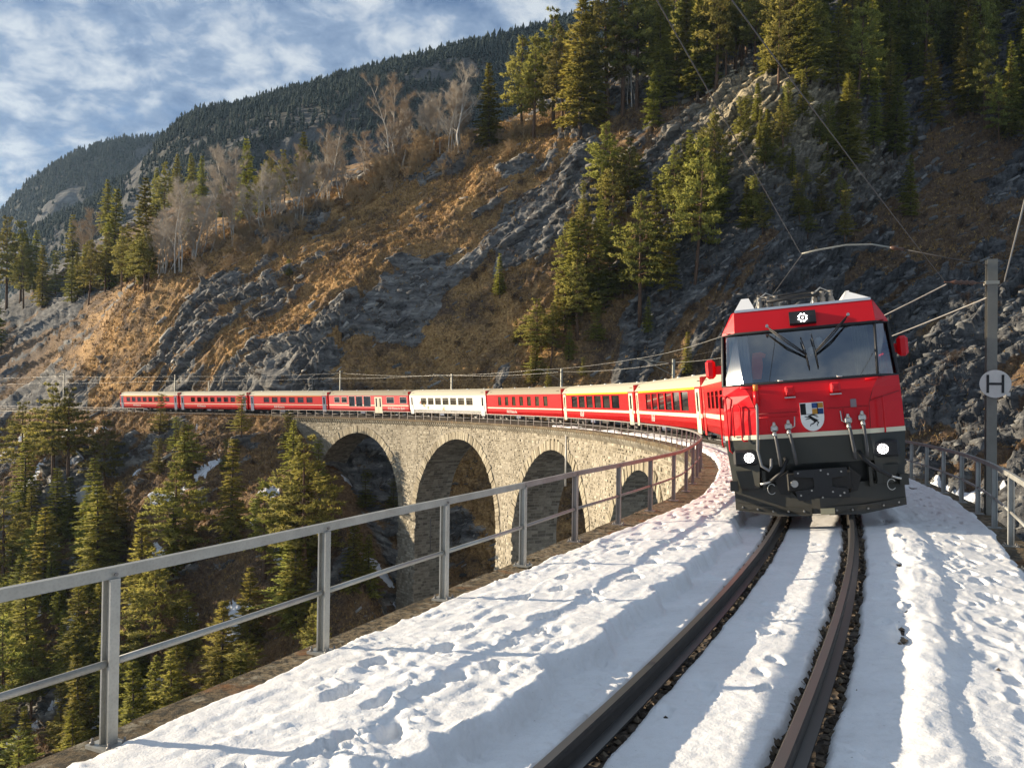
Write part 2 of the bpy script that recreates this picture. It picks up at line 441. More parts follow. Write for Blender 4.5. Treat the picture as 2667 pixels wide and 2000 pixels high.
gsel = m.ramp(m.math('ADD', m.math('MULTIPLY', nD, 0.75), m.math('MULTIPLY', nC, 0.3)), [(0.42, 0.0), (0.58, 1.0)])
gmix = m.mix(gsel, brown, grass)
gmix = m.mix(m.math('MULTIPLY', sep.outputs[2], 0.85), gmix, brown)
gmix = m.mix(m.math('MULTIPLY', sep2.outputs[1], 0.7), gmix, brown)
rsel = m.ramp(m.math('ADD', sep.outputs[0], m.math('MULTIPLY', m.math('SUBTRACT', nC, 0.5), 0.9)), [(0.38, 0.0), (0.55, 1.0)])
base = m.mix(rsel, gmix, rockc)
base = m.mix(m.ramp(m.math('ADD', sep.outputs[1], m.math('MULTIPLY', m.math('SUBTRACT', nB, 0.5), 1.2)), [(0.5, 0.0), (0.6, 1.0)]), base, (0.78, 0.80, 0.84))
m.set('Base Color', base).set('Roughness', 0.9); m.b.inputs['Specular IOR Level'].default_value = 0.25
hgt = m.math('ADD', m.math('MULTIPLY', nA, 1.0), m.math('ADD', m.math('MULTIPLY', nC, 0.7), m.math('MULTIPLY', nB, 0.45)))
m.bump(hgt, 0.8, 0.5)
M_HILL = m.m
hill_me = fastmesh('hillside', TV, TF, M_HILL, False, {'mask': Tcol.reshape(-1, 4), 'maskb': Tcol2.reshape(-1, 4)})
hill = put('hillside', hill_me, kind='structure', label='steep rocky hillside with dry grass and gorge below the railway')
bvh = BVHTree.FromPolygons([tuple(p) for p in TV.tolist()], TF.tolist())
CAMP = Vector((0, 0, HC))
def hit(xd, yd):
    d = Vector(ray(xd, yd).tolist()).normalized(); r = bvh.ray_cast(CAMP + d * 40, d, 600); return r[0]
def ground(x, y):
    r = bvh.ray_cast(Vector((x, y, 400)), Vector((0, 0, -1)), 800); return None if r[0] is None else r[0].z
def by_top(xd, yd, h, lo=70, hi=215):
    """stand a thing of height h on the land so that its tip lies on the sight line"""
    prev = None
    for dep in np.arange(lo, hi, 1.0):
        p = W(xd, yd, dep); g = ground(p[0], p[1])
        if g is None: continue
        e = g + h - p[2]
        if prev is not None and prev < 0 <= e: return Vector((p[0], p[1], g))
        prev = e
    return None

# ------------------------------------------------------------------ broken rock slabs lying in the strata (one mass)
rgr = np.random.default_rng(404); n = 78000
ia = rgr.integers(30, na - 40, n); ir = rgr.integers(20, nr - 60, n)
pk = rgr.random(n) < np.clip(Tcol[ia, ir, 0] * (0.42 + 0.2 * Tcol[ia, ir, 2]) + 0.03 + 0.12 * Tcol[ia, ir, 2] * (Tcol[ia, ir, 3] > .5), 0, 1); ia, ir = ia[pk], ir[pk]
Pc = TPt[ia, ir]; sv_, of_ = track_coords(Pc[:, 0], Pc[:, 1]); ok = ((np.abs(of_) > 4.6) | ((sv_ < 128) & (np.abs(of_) > 4)))
ia, ir, Pc = ia[ok], ir[ok], Pc[ok]; n = len(Pc)
Na = TPt[ia + 6, ir] - TPt[ia - 6, ir]; Nb = TPt[ia, ir + 6] - TPt[ia, ir - 6]; Nn = np.cross(Na, Nb); Nn /= np.linalg.norm(Nn, axis=1, keepdims=True); Nn *= np.sign(Nn[:, 2:3])
Hh = np.cross(np.array([0, 0, 1.0]), Nn); Hh /= np.linalg.norm(Hh, axis=1, keepdims=True) + 1e-9; Hh *= np.where(Hh[:, :1] < 0, -1, 1); Up = np.cross(Nn, Hh); Up *= np.where(Up[:, 2:3] < 0, -1, 1)
dip = R(33) + rgr.normal(0, .22, (n, 1)); A1 = Hh * np.cos(dip) + Up * np.sin(dip); A2 = np.cross(Nn, A1)
szs = (0.28 + 0.55 * rgr.random((n, 1)) ** 3) * np.clip(Pc[:, 1:2] / 120, .7, 1.4); SL, SW, ST = szs * rgr.uniform(1.0, 3.4, (n, 1)), szs * rgr.uniform(.3, .8, (n, 1)), szs * rgr.uniform(.25, .75, (n, 1))
Vr = np.zeros((n, 8, 3)); q = 0
for a_ in (-1, 1):
    for b_ in (-1, 1):
        for c_ in (-1, 1):
            tp = .84 if c_ > 0 else 1.0
            Vr[:, q] = Pc + A1 * SL * (a_ * tp * .5 + rgr.normal(0, .10, (n, 1))) + A2 * SW * (b_ * tp * .5 + rgr.normal(0, .12, (n, 1))) + Nn * ST * (c_ * .5 + rgr.normal(0, .16, (n, 1)) - .05); q += 1
fr = np.array([(0, 1, 3, 2), (4, 6, 7, 5), (0, 4, 5, 1), (2, 3, 7, 6), (1, 5, 7, 3)]); Fr = (fr[None] + (np.arange(n) * 8)[:, None, None]).reshape(-1, 4)
mr = Mat('broken_slab_rock'); geo = mr.n.new('ShaderNodeNewGeometry'); cc = mr.co(); at_ = mr.attr('mask'); sp_r = mr.n.new('ShaderNodeSeparateColor'); mr.l.new(at_.outputs['Color'], sp_r.inputs[0])
bc = mr.ramp(mr.math('ADD', mr.math('MULTIPLY', geo.outputs['Random Per Island'], .55), mr.math('MULTIPLY', mr.noise(cc, 1.6, 6, .7), .5)), [(.25, (.060, .057, .055)), (.5, (.15, .143, .132)), (.78, (.34, .32, .28))])
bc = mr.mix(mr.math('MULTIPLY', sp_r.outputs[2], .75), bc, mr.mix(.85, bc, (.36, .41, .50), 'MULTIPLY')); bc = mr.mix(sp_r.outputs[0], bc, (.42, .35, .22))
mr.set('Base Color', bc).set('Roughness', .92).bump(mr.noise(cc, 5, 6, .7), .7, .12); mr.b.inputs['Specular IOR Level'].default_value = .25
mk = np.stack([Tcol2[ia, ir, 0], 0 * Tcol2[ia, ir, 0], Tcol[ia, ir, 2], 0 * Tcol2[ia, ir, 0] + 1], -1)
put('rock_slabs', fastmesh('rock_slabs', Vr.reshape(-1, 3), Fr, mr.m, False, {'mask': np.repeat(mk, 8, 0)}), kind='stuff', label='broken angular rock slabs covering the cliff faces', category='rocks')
print('slabs', n, round(time.time() - T0, 1))

# ------------------------------------------------------------------ far mountain with its wood
def far_ridge(name, label, pts, slope, foot, depth_dir, n_tree, tree_h, seed, rock_amt, col_a, col_b):
    """pts: skyline (xd, yd, depth); land falls towards the viewer with the given slope"""
    xs = np.linspace(pts[0][0], pts[-1][0], 170); ys = np.interp(xs, [p[0] for p in pts], [p[1] for p in pts]); ds = np.interp(xs, [p[0] for p in pts], [p[2] for p in pts])
    top = np.array([W(a, b, c) for a, b, c in zip(xs, ys, ds)])
    rows = 80; V = []
    for j in range(rows + 8):
        t = (j - 7) / (rows - 1)
        if t < 0: off = -t * 600; z = top[:, 2] - (-t) * 60; yy = top[:, 1] + off; xx = top[:, 0] * (1 + off / top[:, 1])
        else:
            drop = t * foot; off = drop / slope; yy = top[:, 1] - off * (0.9); xx = top[:, 0] * (1 - 0.55 * off / top[:, 1]); z = top[:, 2] - drop
        V.append(np.stack([xx, yy, z], -1))
    V = np.array(V); X, Y, Z = V[..., 0], V[..., 1], V[..., 2]
    tt = np.clip((np.arange(rows + 8) - 7) / (rows - 1), 0, 1)[:, None]
    rib = fbm(X / 170, Z / 400, Y / 400, 4, seed) - 0.5
    V[..., 1] += rib * 170 * smooth(0.02, 0.3, tt); V[..., 2] += (fbm(X / 60, Y / 60, 0, 3, seed + 3) - 0.5) * 20 * smooth(0, 0.1, tt)
    rockm = smooth(rock_amt, rock_amt + 0.09, fbm(X / 95, Z / 70, Y / 95, 4, seed + 9) + 0.04 * tt)
    n1, n2 = V.shape[:2]; ii = np.arange(n1 * n2).reshape(n1, n2)
    F = np.stack([ii[:-1, :-1], ii[1:, :-1], ii[1:, 1:], ii[:-1, 1:]], -1).reshape(-1, 4)
    m = Mat(name + '_ground'); at = m.attr('mask'); sp = m.n.new('ShaderNodeSeparateColor'); m.l.new(at.outputs['Color'], sp.inputs[0]); c = m.co()
    rc = m.ramp(m.noise(m.mapping(c, (1, 1, 0.45)), 0.03, 8, 0.65), [(0.35, (0.04, 0.042, 0.045)), (0.55, (0.10, 0.10, 0.10)), (0.72, (0.24, 0.23, 0.22))])
    m.set('Base Color', m.mix(sp.outputs[0], (0.028, 0.030, 0.022), rc)).set('Roughness', 0.95); m.bump(m.noise(c, 0.08, 8, 0.65), 0.9, 14)
    me = fastmesh(name, V.reshape(-1, 3), F, m.m, True, {'mask': np.repeat(rockm.reshape(-1, 1), 4, 1)})
    put(name, me, kind='structure', label=label)
    # wood: small firs, one mass
    rng = np.random.default_rng(seed); W_ = []
    a = rng.integers(5, n1 - 1, n_tree * 2); b = rng.integers(0, n2 - 1, n_tree * 2)
    a[: n_tree // 5] = rng.integers(5, 12, n_tree // 5)
    fu, fv = rng.random(n_tree * 2), rng.random(n_tree * 2)
    P = V[a, b] * ((1 - fu) * (1 - fv))[:, None] + V[a + 1, b] * (fu * (1 - fv))[:, None] + V[a, b + 1] * ((1 - fu) * fv)[:, None] + V[a + 1, b + 1] * (fu * fv)[:, None]
    keep = rng.random(len(P)) > rockm[a, b] * 0.93
    P = P[keep][:n_tree]; n = len(P)
    h = tree_h * (0.45 + 0.8 * rng.random(n) ** 1.6); wdt = tree_h * (0.16 + 0.12 * rng.random(n))
    an0 = rng.random(n) * 6.28; vs = []; fs = []
    lv = [(0.06, 1.0), (0.34, 0.5), (0.34, 0.86), (0.66, 0.30), (0.66, 0.6)]
    VV = np.zeros((n, 5 * 5 + 1, 3))
    for li, (hz, rr) in enumerate(lv):
        for k in range(5):
            an = an0 + k * 2 * math.pi / 5 + li * 0.6; jit = 0.75 + 0.5 * rng.random(n)
            VV[:, li * 5 + k] = P + np.stack([np.cos(an) * wdt * rr * jit, np.sin(an) * wdt * rr * jit, h * hz * (0.95 + 0.1 * rng.random(n))], -1)
    VV[:, 25] = P + np.stack([wdt * 0 + h * 0.02 * rng.standard_normal(n), wdt * 0, h], -1)
    tri = []
    for (l0, l1) in ((0, 1), (2, 3)):
        for k in range(5):
            k2 = (k + 1) % 5; tri += [(l0 * 5 + k, l0 * 5 + k2, l1 * 5 + k2), (l0 * 5 + k, l1 * 5 + k2, l1 * 5 + k)]
    for k in range(5): tri.append((20 + k, 20 + (k + 1) % 5, 25))
    tri = np.array(tri); F = (tri[None] + (np.arange(n) * 26)[:, None, None]).reshape(-1, 3)
    mm = Mat(name + '_firs'); c = mm.co(); mm.set('Base Color', mm.ramp(mm.noise(c, 0.05, 6, 0.75), [(0.35, col_a), (0.65, col_b)])).set('Roughness', 0.9); mm.b.inputs['Specular IOR Level'].default_value = 0.1
    put(name + '_wood', fastmesh(name + '_wood', VV.reshape(-1, 3), F, mm.m), kind='stuff', label='dense dark fir wood covering the distant mountain', category='forest')
far_ridge('mountain', 'long forested mountain ridge rising to the right behind the hillside',
          [(60, 500, 900), (180, 445, 850), (260, 392, 830), (330, 325, 820), (375, 275, 810), (420, 243, 800), (520, 229, 790), (600, 205, 780), (700, 177, 770), (850, 138, 760), (1000, 100, 750), (1160, 62, 750), (1300, 20, 760), (1600, -60, 780), (2000, -140, 800)],
          0.75, 330, None, 23000, 8.2, 101, 0.60, (0.018, 0.030, 0.028), (0.044, 0.056, 0.040))
far_ridge('distant_mountain', 'far cliff-sided mountain spur with a wooded crest at the left',
          [(-300, 640, 1500), (-120, 560, 1480), (-30, 500, 1450), (15, 448, 1430), (50, 402, 1420), (100, 372, 1400), (160, 335, 1390), (240, 308, 1380), (330, 300, 1380), (520, 260, 1400)],
          1.1, 420, None, 6500, 13, 205, 0.47, (0.016, 0.024, 0.02), (0.040, 0.048, 0.032))
# gentle valley floor far to the left so the land goes on to the foot of the mountains
vf = np.array([(-900, 180, -40), (-900, 900, 20), (900, 900, 60), (900, 330, 60), (-120, 325, 10), (-300, 240, -5)], float)
g = 60; gx = np.linspace(-1500, 1200, g); gy = np.linspace(240, 1500, g); GX, GY = np.meshgrid(gx, gy, indexing='ij')
GZ = -18 + 14 * (fbm(GX / 120, GY / 120, 0, 4, 9) - 0.5) + smooth(330, 900, GY) * 30 - smooth(420, 240, GY) * 26
ii = np.arange(g * g).reshape(g, g); GF = np.stack([ii[:-1, :-1], ii[1:, :-1], ii[1:, 1:], ii[:-1, 1:]], -1).reshape(-1, 4)
put('valley_ground', fastmesh('valley_ground', np.stack([GX, GY, GZ], -1).reshape(-1, 3), GF, simple('valley_soil', (0.05, 0.045, 0.03), 0.95, scale=0.05), True), kind='structure', label='dim wooded valley ground beyond the hillside')
print('terrain', round(time.time() - T0, 1))

# ------------------------------------------------------------------ viaduct
def ledge_in(s):  return np.interp(s, [-8, 2, 5, 8, 13, 17, 19.5, 25, 400], [2.8, 2.82, 2.92, 3.08, 3.10, 2.85, 2.69, 2.75, 2.75])
def ledge_out(s): return -np.interp(s, [-8, 11, 13, 17, 20, 400], [2.34, 2.36, 2.42, 2.66, 2.78, 2.8])
def ledge_z(s):   return np.interp(s, [-8, 25, 55, 400], [-0.25, -0.25, -0.44, -0.44])
def ledge_zo(s):  return np.interp(s, [-8, 25, 55, 400], [-0.12, -0.14, -0.3, -0.4])
PITCHA, A0, NAR, RAD_A, CROWN = 24.35, 9.3, 6, 10.2, -2.55
ARC_C = [A0 + PITCHA * i for i in range(NAR)]          # arch centres 9.3 ... 131
SPR = CROWN - RAD_A
def intrados(s):
    """underside level at s (relative to the rail); -60 inside piers"""
    s = np.asarray(s, float); z = np.full(s.shape, -60.0)
    for c in ARC_C:
        d = np.abs(s - c); ins = d < RAD_A
        z = np.where(ins, SPR + np.sqrt(np.maximum(RAD_A ** 2 - d ** 2, 0)), z)
    return z
def face_off(z, side=1):       # slight batter
    return (2.42 + 0.022 * np.maximum(0, -z - 3)) * side
VIA = root('viaduct', 'tall curved stone railway viaduct with round arches crossing the gorge', 'viaduct')
mm = Mat('rubble_masonry_mortar'); c = mm.co(); mm.set('Base Color', mm.ramp(mm.noise(c, 1.2, 6, 0.65), [(0.3, (0.20, 0.175, 0.13)), (0.7, (0.36, 0.32, 0.25))])).set('Roughness', 0.95).bump(mm.noise(c, 9, 6, 0.6), 0.6, 0.05)
M_MORT = mm.m
def stone_mat(name, lo, mid, hi):
    m = Mat(name); c = m.co(); r = m.rnd()
    geo = m.n.new('ShaderNodeNewGeometry'); isl = geo.outputs['Random Per Island']
    rr = m.math('FRACT', m.math('ADD', r, isl))
    base = m.ramp(rr, [(0.0, lo), (0.45, mid), (1.0, hi)])
    n = m.noise(c, 5, 6, 0.65); stain = m.noise(m.mapping(c, (0.35, 0.35, 0.09)), 1.0, 5, 0.6)
    base = m.mix(0.75, base, m.ramp(n, [(0.25, 0.55), (0.6, 1.0)]), 'MULTIPLY')
    base = m.mix(0.7, base, m.ramp(stain, [(0.34, (0.62, 0.60, 0.58)), (0.56, (1.0, 1.0, 1.0))]), 'MULTIPLY')
    m.set('Base Color', base).set('Roughness', 0.9); m.b.inputs['Specular IOR Level'].default_value = 0.3
    m.bump(m.noise(c, 8, 8, 0.7), 0.8, 0.08); return m.m
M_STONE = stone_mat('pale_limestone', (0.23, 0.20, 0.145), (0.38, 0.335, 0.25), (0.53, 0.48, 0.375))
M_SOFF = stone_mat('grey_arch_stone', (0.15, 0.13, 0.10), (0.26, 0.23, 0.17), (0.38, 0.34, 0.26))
M_VOUS = stone_mat('arch_ring_stone', (0.26, 0.225, 0.16), (0.37, 0.32, 0.23), (0.48, 0.43, 0.32))
def mossy(m_):
    nt = m_.node_tree; bs_ = nt.nodes['Principled BSDF']; src = bs_.inputs['Base Color'].links[0].from_socket; tc_ = nt.nodes.new('ShaderNodeTexCoord')
    def nz(sc_, stops):
        n_ = nt.nodes.new('ShaderNodeTexNoise'); n_.inputs['Scale'].default_value = sc_; n_.inputs['Detail'].default_value = 7; n_.inputs['Roughness'].default_value = .7; nt.links.new(tc_.outputs['Object'], n_.inputs[0])
        r_ = nt.nodes.new('ShaderNodeValToRGB'); nt.links.new(n_.outputs[0], r_.inputs[0])
        for e_, (p_, c_) in zip(r_.color_ramp.elements, stops): e_.position = p_; e_.color = c_
        return r_.outputs[0]
    for sc_, st, colr in ((16, [(.46, (0, 0, 0, 1)), (.56, (1, 1, 1, 1))], (.035, .030, .020, 1)), (2.1, [(.56, (0, 0, 0, 1)), (.66, (.8, .8, .8, 1))], (.20, .085, .025, 1)), (7, [(.55, (0, 0, 0, 1)), (.64, (.7, .7, .7, 1))], (.30, .27, .20, 1))):
        mx_ = nt.nodes.new('ShaderNodeMix'); mx_.data_type = 'RGBA'; nt.links.new(nz(sc_, st), mx_.inputs[0]); nt.links.new(src, mx_.inputs[6]); mx_.inputs[7].default_value = colr; src = mx_.outputs[2]
    nt.links.new(src, bs_.inputs['Base Color'])
    for n_ in nt.nodes:
        if n_.type == 'BUMP': n_.inputs['Distance'].default_value = .05; n_.inputs['Strength'].default_value = 1.0
    return m_
M_COPE = stone_mat('brown_coping_stone', (0.15, 0.11, 0.06), (0.20, 0.15, 0.085), (0.25, 0.195, 0.115)); mossy(M_COPE)
M_CORB = stone_mat('corbel_stone', (0.42, 0.37, 0.28), (0.52, 0.47, 0.37), (0.62, 0.57, 0.46))
S_MIN, S_MAX = -6.0, 147.0
# solid core: two faces, arch barrels, pier sides
ss = []
for a, b in zip([S_MIN] + [c + RAD_A for c in ARC_C], [c - RAD_A for c in ARC_C] + [S_MAX]): ss += [np.linspace(a + 1e-4, b - 1e-4, 8)]
for c in ARC_C: ss += [c - RAD_A * np.cos(np.linspace(0.0, math.pi, 49))]
ss = np.unique(np.round(np.concatenate(ss), 5)); ss.sort()
core = MB(); topz = -0.62
def fz(s, z, side): return TP(s, face_off(z, side) * (1.0), z)
zbot = intrados(ss)
for i in range(len(ss) - 1):
    mid = 0.5 * (ss[i] + ss[i + 1]); inside = intrados(np.array([mid]))[0] > -59
    za, zb = (zbot[i], zbot[i + 1]) if inside else (-60, -60)
    if inside: za = max(za, SPR); zb = max(zb, SPR)
    for side in (1, -1):
        zs0 = np.linspace(za, topz, 7) if not inside else np.linspace(za, topz, 4); zs1 = np.linspace(zb, topz, len(zs0))
        for k in range(len(zs0) - 1):
            q = [fz(ss[i], zs0[k], side), fz(ss[i + 1], zs1[k], side), fz(ss[i + 1], zs1[k + 1], side), fz(ss[i], zs0[k + 1], side)]
            core.add(q if side > 0 else q[::-1], [(3, 2, 1, 0)])
    if inside:
        core.add([fz(ss[i], za, 1), fz(ss[i + 1], zb, 1), fz(ss[i + 1], zb, -1), fz(ss[i], za, -1)], [(0, 1, 2, 3)])
for c in ARC_C:
    for e in (-1, 1):
        sv = c + e * (RAD_A - 1e-4)
        zs = np.linspace(-60, SPR, 8)
        for k in range(7):
            q = [fz(sv, zs[k], 1), fz(sv, zs[k + 1], 1), fz(sv, zs[k + 1], -1), fz(sv, zs[k], -1)]
            core.add(q if e > 0 else q[::-1], [(0, 1, 2, 3)])
core.obj('masonry_core', M_MORT, VIA)
# --- face stones on the inner side
rng = np.random.default_rng(11)
stones = []   # (s0,s1,z0,z1)
z = topz - 0.02
while z > -34:
    h = rng.uniform(0.19, 0.36) if z > -11 else rng.uniform(0.28, 0.44)
    s = 40.0 + rng.uniform(0, 0.5)
    while s < S_MAX:
        w = rng.uniform(0.28, 0.82); wl2 = min(w, S_MAX - s)
        cs, cz = s + w / 2, z - h / 2
        d = min(abs(cs - c) for c in ARC_C); cc = min(ARC_C, key=lambda c: abs(cs - c))
        ok = True
        if cz > SPR:
            for (qs, qz) in ((s, z), (s + w, z), (s, z - h), (s + w, z - h)):
                if math.hypot(qs - cc, qz - SPR) < RAD_A + 1.02: ok = False
        else:
            if min(abs(s - cc), abs(s + w - cc)) < RAD_A:
                if d < RAD_A - 0.15: ok = False
        if wl2 < 0.2: ok = False
        if ok: stones.append((s, s + wl2, z - h, z))
        s += w
    z -= h
def stone_geo(s0, s1, z0, z1, proud, rng):
    g = 0.022; j = lambda a: rng.uniform(-a, a)
    P = [(s0 + g + j(.015), z0 + g + j(.02)), (s1 - g + j(.015), z0 + g + j(.02)), (s1 - g + j(.015), z1 - g + j(.02)), (s0 + g + j(.015), z1 - g + j(.02))]
    mS, mZ = (s0 + s1) / 2, (z0 + z1) / 2; ins = 0.05
    vs = [TP(a, face_off(b) - 0.02, b) for a, b in P]
    vs += [TP(a + (mS - a) * 2 * ins / (s1 - s0), face_off(b) + proud + j(.022), b + (mZ - b) * 2 * ins / (z1 - z0)) for a, b in P]
    return vs, [(4, 5, 6, 7), (0, 1, 5, 4), (1, 2, 6, 5), (2, 3, 7, 6), (3, 0, 4, 7)]
order = sorted(range(len(stones)), key=lambda i: -((stones[i][1] - stones[i][0]) * (stones[i][3] - stones[i][2])) / (max(20, abs(stones[i][0])) ** 2) * (1 if stones[i][2] > -14 else 0.2))
big = set(order[:300]); rest = MB()
for i, st in enumerate(stones):
    vs, fs = stone_geo(*st, rng.uniform(0.015, 0.085), rng)
    fs = [f[::-1] for f in fs]
    if i in big:
        b = MB(); b.add(vs, fs); b.obj('stone', M_STONE, VIA)
    else: rest.add(vs, fs)
o = rest.obj('face_stones', M_STONE, VIA); o['kind'] = 'stuff'
# --- arch ring stones (visible arches)
for c in ARC_C[2:]:
    n = 75; 
    for k in range(n):
        a0, a1 = math.pi * k / n, math.pi * (k + 1) / n; g = 0.0022
        ln = rng.uniform(0.78, 1.05); pr = rng.uniform(0.04, 0.13); b = MB(); vs = []
        for dep in (-0.05, pr):
            for (a, r_) in ((a0 + g, RAD_A - 0.03), (a1 - g, RAD_A - 0.03), (a1 - g, RAD_A + ln), (a0 + g, RAD_A + ln)):
                sv, zv = c + r_ * math.cos(a), SPR + r_ * math.sin(a); vs.append(TP(sv, face_off(zv) + dep + (0 if dep < 0 else rng.uniform(-.015, .015)), zv))
        b.add(vs, [(7, 6, 5, 4), (4, 5, 1, 0), (5, 6, 2, 1), (6, 7, 3, 2), (7, 4, 0, 3)])
        b.obj('voussoir', M_VOUS, VIA)
# --- stones lining the piers and barrels that face the viewer
lin = MB()
for c in ARC_C[2:]:
    path = [(c + RAD_A, z) for z in np.arange(-34, SPR, 0.36)] + [(c + RAD_A * math.cos(a), SPR + RAD_A * math.sin(a)) for a in np.arange(0.0, 2.3, 0.033)]
    for k in range(len(path) - 1):
        o_ = -2.4 - 0.02 * 10 + rng.uniform(0, 0.5)
        while o_ < 2.4:
            w = rng.uniform(0.4, 0.95); e = min(o_ + w, face_off(path[k][1]) - 0.01)
            if e - o_ < 0.15: break
            g = 0.02; pr = rng.uniform(0.01, 0.055)
            def q(t, oo, inset):
                sv, zv = path[k][0] * (1 - t) + path[k + 1][0] * t, path[k][1] * (1 - t) + path[k + 1][1] * t
                dx, dz = (c - sv), (SPR - zv if zv > SPR else 0); L = math.hypot(dx, dz) or 1
                return TP(sv + dx / L * inset, oo, zv + dz / L * inset)
            vs = [q(.06, o_ + g, -.02), q(.06, e - g, -.02), q(.94, e - g, -.02), q(.94, o_ + g, -.02), q(.14, o_ + g * 2, pr), q(.14, e - g * 2, pr), q(.86, e - g * 2, pr), q(.86, o_ + g * 2, pr)]
            lin.add(vs, [(4, 5, 6, 7), (0, 1, 5, 4), (1, 2, 6, 5), (2, 3, 7, 6), (3, 0, 4, 7)])
            o_ += w
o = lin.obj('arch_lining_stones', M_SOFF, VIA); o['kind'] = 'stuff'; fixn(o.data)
# --- parapet band, corbels and coping slabs
def sweep(sv, prof, close=True):
    """prof(s) -> list of (off, z); returns MB"""
    b = MB(); n = None; vs = []
    for s in sv:
        pr = prof(float(s)); n = len(pr); vs += [TP(float(s), a, z_) for a, z_ in pr]
    fs = []
    for i in range(len(sv) - 1):
        for k in range(n if close else n - 1):
            k2 = (k + 1) % n; fs.append((i * n + k, i * n + k2, (i + 1) * n + k2, (i + 1) * n + k))
    if close: fs += [tuple(range(n))[::-1], tuple(range((len(sv) - 1) * n, len(sv) * n))]
    b.add(vs, fs); return b
sv = np.concatenate([np.arange(S_MIN, 30, 0.5), np.arange(30, 152.1, 1.0)])
for nm, lo, lz in (('parapet_band', ledge_in, ledge_z), ('parapet_band', ledge_out, ledge_zo)):
    sg = 1 if lo is ledge_in else -1
    o = sweep(sv, lambda s: [(sg * 1.6, lz(s) - 0.26), (float(lo(s)) - sg * 0.12, lz(s) - 0.26), (float(lo(s)) - sg * 0.36, lz(s) - 0.75), (sg * 1.6, lz(s) - 0.75)]).obj(nm, M_MORT, VIA); fixn(o.data)
cop = 1.02; k = 0; s = S_MIN
while s < 152:
    e = s + cop
    for lo, lz, sg in ((ledge_in, ledge_z, 1), (ledge_out, ledge_zo, -1)):
        if sg < 0 and s > 45: continue
        dz = rng.uniform(-.012, .012); dp = rng.uniform(-.01, .015)
        o = sweep([s + 0.008, (s + e) / 2, e - 0.008], lambda q: [(sg * 1.55, lz(q) + dz), (float(lo(q)) + sg * (0.2 + dp), lz(q) + dz), (float(lo(q)) + sg * (0.23 + dp), lz(q) + dz - 0.03), (float(lo(q)) + sg * (0.23 + dp), lz(q) - 0.24), (sg * 1.55, lz(q) - 0.24)]).obj('coping_slab', M_COPE, VIA); fixn(o.data)
        for q in ((s + e) / 2 - 0.24, (s + e) / 2 + 0.27):
            if sg < 0 or q < 38: continue
            b = MB(); lo_, lz_ = float(lo(q)), float(lz(q)); hw = 0.10
            vs = []
            for t in (q - hw, q + hw):
                vs += [TP(t, lo_ - .38, lz_ - .25), TP(t, lo_ + .10, lz_ - .25), TP(t, lo_ + .08, lz_ - .42), TP(t, lo_ - .16, lz_ - .72), TP(t, lo_ - .38, lz_ - .72)]
            b.add(vs, [(0, 1, 2, 3, 4), (9, 8, 7, 6, 5), (0, 5, 6, 1), (1, 6, 7, 2), (2, 7, 8, 3), (3, 8, 9, 4), (4, 9, 5, 0)])
            b.obj('corbel', M_CORB, VIA)
    s = e
# iron drain pipe under the third visible arch
b = MB(); b.tube([TP(78.6, 2.62, -1.0), TP(78.6, 2.62, -5.6)], 0.09, 8); b.obj('drain_pipe', simple('pale_pipe', (0.55, 0.53, 0.48), 0.5), VIA)
b = MB(); b.tube([TP(115.4, 1.2, -17.5), TP(115.4, 1.2, -13.2)], 0.06, 6); b.obj('drain_pipe', simple('iron_pipe', (0.12, 0.11, 0.10), 0.6), VIA)

# --- track bed
mm = Mat('ballast'); c = mm.co(); vd = mm.n.new('ShaderNodeTexVoronoi'); vd.inputs['Scale'].default_value = 17; mm.l.new(c, vd.inputs['Vector'])
mm.set('Base Color', mm.mix(0.8, mm.ramp(mm.noise(c, 6, 5, 0.7), [(0.3, (0.028, 0.022, 0.018)), (0.55, (0.085, 0.065, 0.048)), (0.75, (0.17, 0.13, 0.09))]), mm.ramp(vd.outputs['Color'], [(0.2, 0.25), (0.8, 0.8)]), 'OVERLAY')).set('Roughness', 0.95)
mm.bump(vd.outputs['Distance'], 1.0, 0.05); M_BAL = mm.m
def bed_z(off, s):
    """ballast surface, relative to the rail centre; tilts with the track, shoulders level"""
    t = -off * math.sin(CANT) - 0.195
    edge_i = ledge_z(s) + 0.0; edge_o = ledge_zo(s) + 0.0
    w_i = smooth(1.15, 2.0, off); w_o = smooth(-1.1, -1.9, off)
    return t * (1 - w_i) * (1 - w_o) + w_i * (edge_i + 0.012) + w_o * (edge_o + 0.012)
sb = np.concatenate([np.arange(-6, 20, 0.2), np.arange(20, 160, 0.6), np.arange(160, 330, 3.0)]); ob = np.linspace(-2.25, 2.3, 27)
SB, OB = np.meshgrid(sb, ob, indexing='ij'); ZB = bed_z(OB, SB) + 0.03 * (vn(SB * 7, OB * 7, 0, 3) - 0.5)
PB = TP(SB, OB, ZB); ii = np.arange(PB.shape[0] * PB.shape[1]).reshape(PB.shape[:2])
put('track_bed', fastmesh('track_bed', PB.reshape(-1, 3), np.stack([ii[:-1, :-1], ii[:-1, 1:], ii[1:, 1:], ii[1:, :-1]], -1).reshape(-1, 4), M_BAL, True), kind='structure', label='dark ballast bed of the railway along the viaduct')
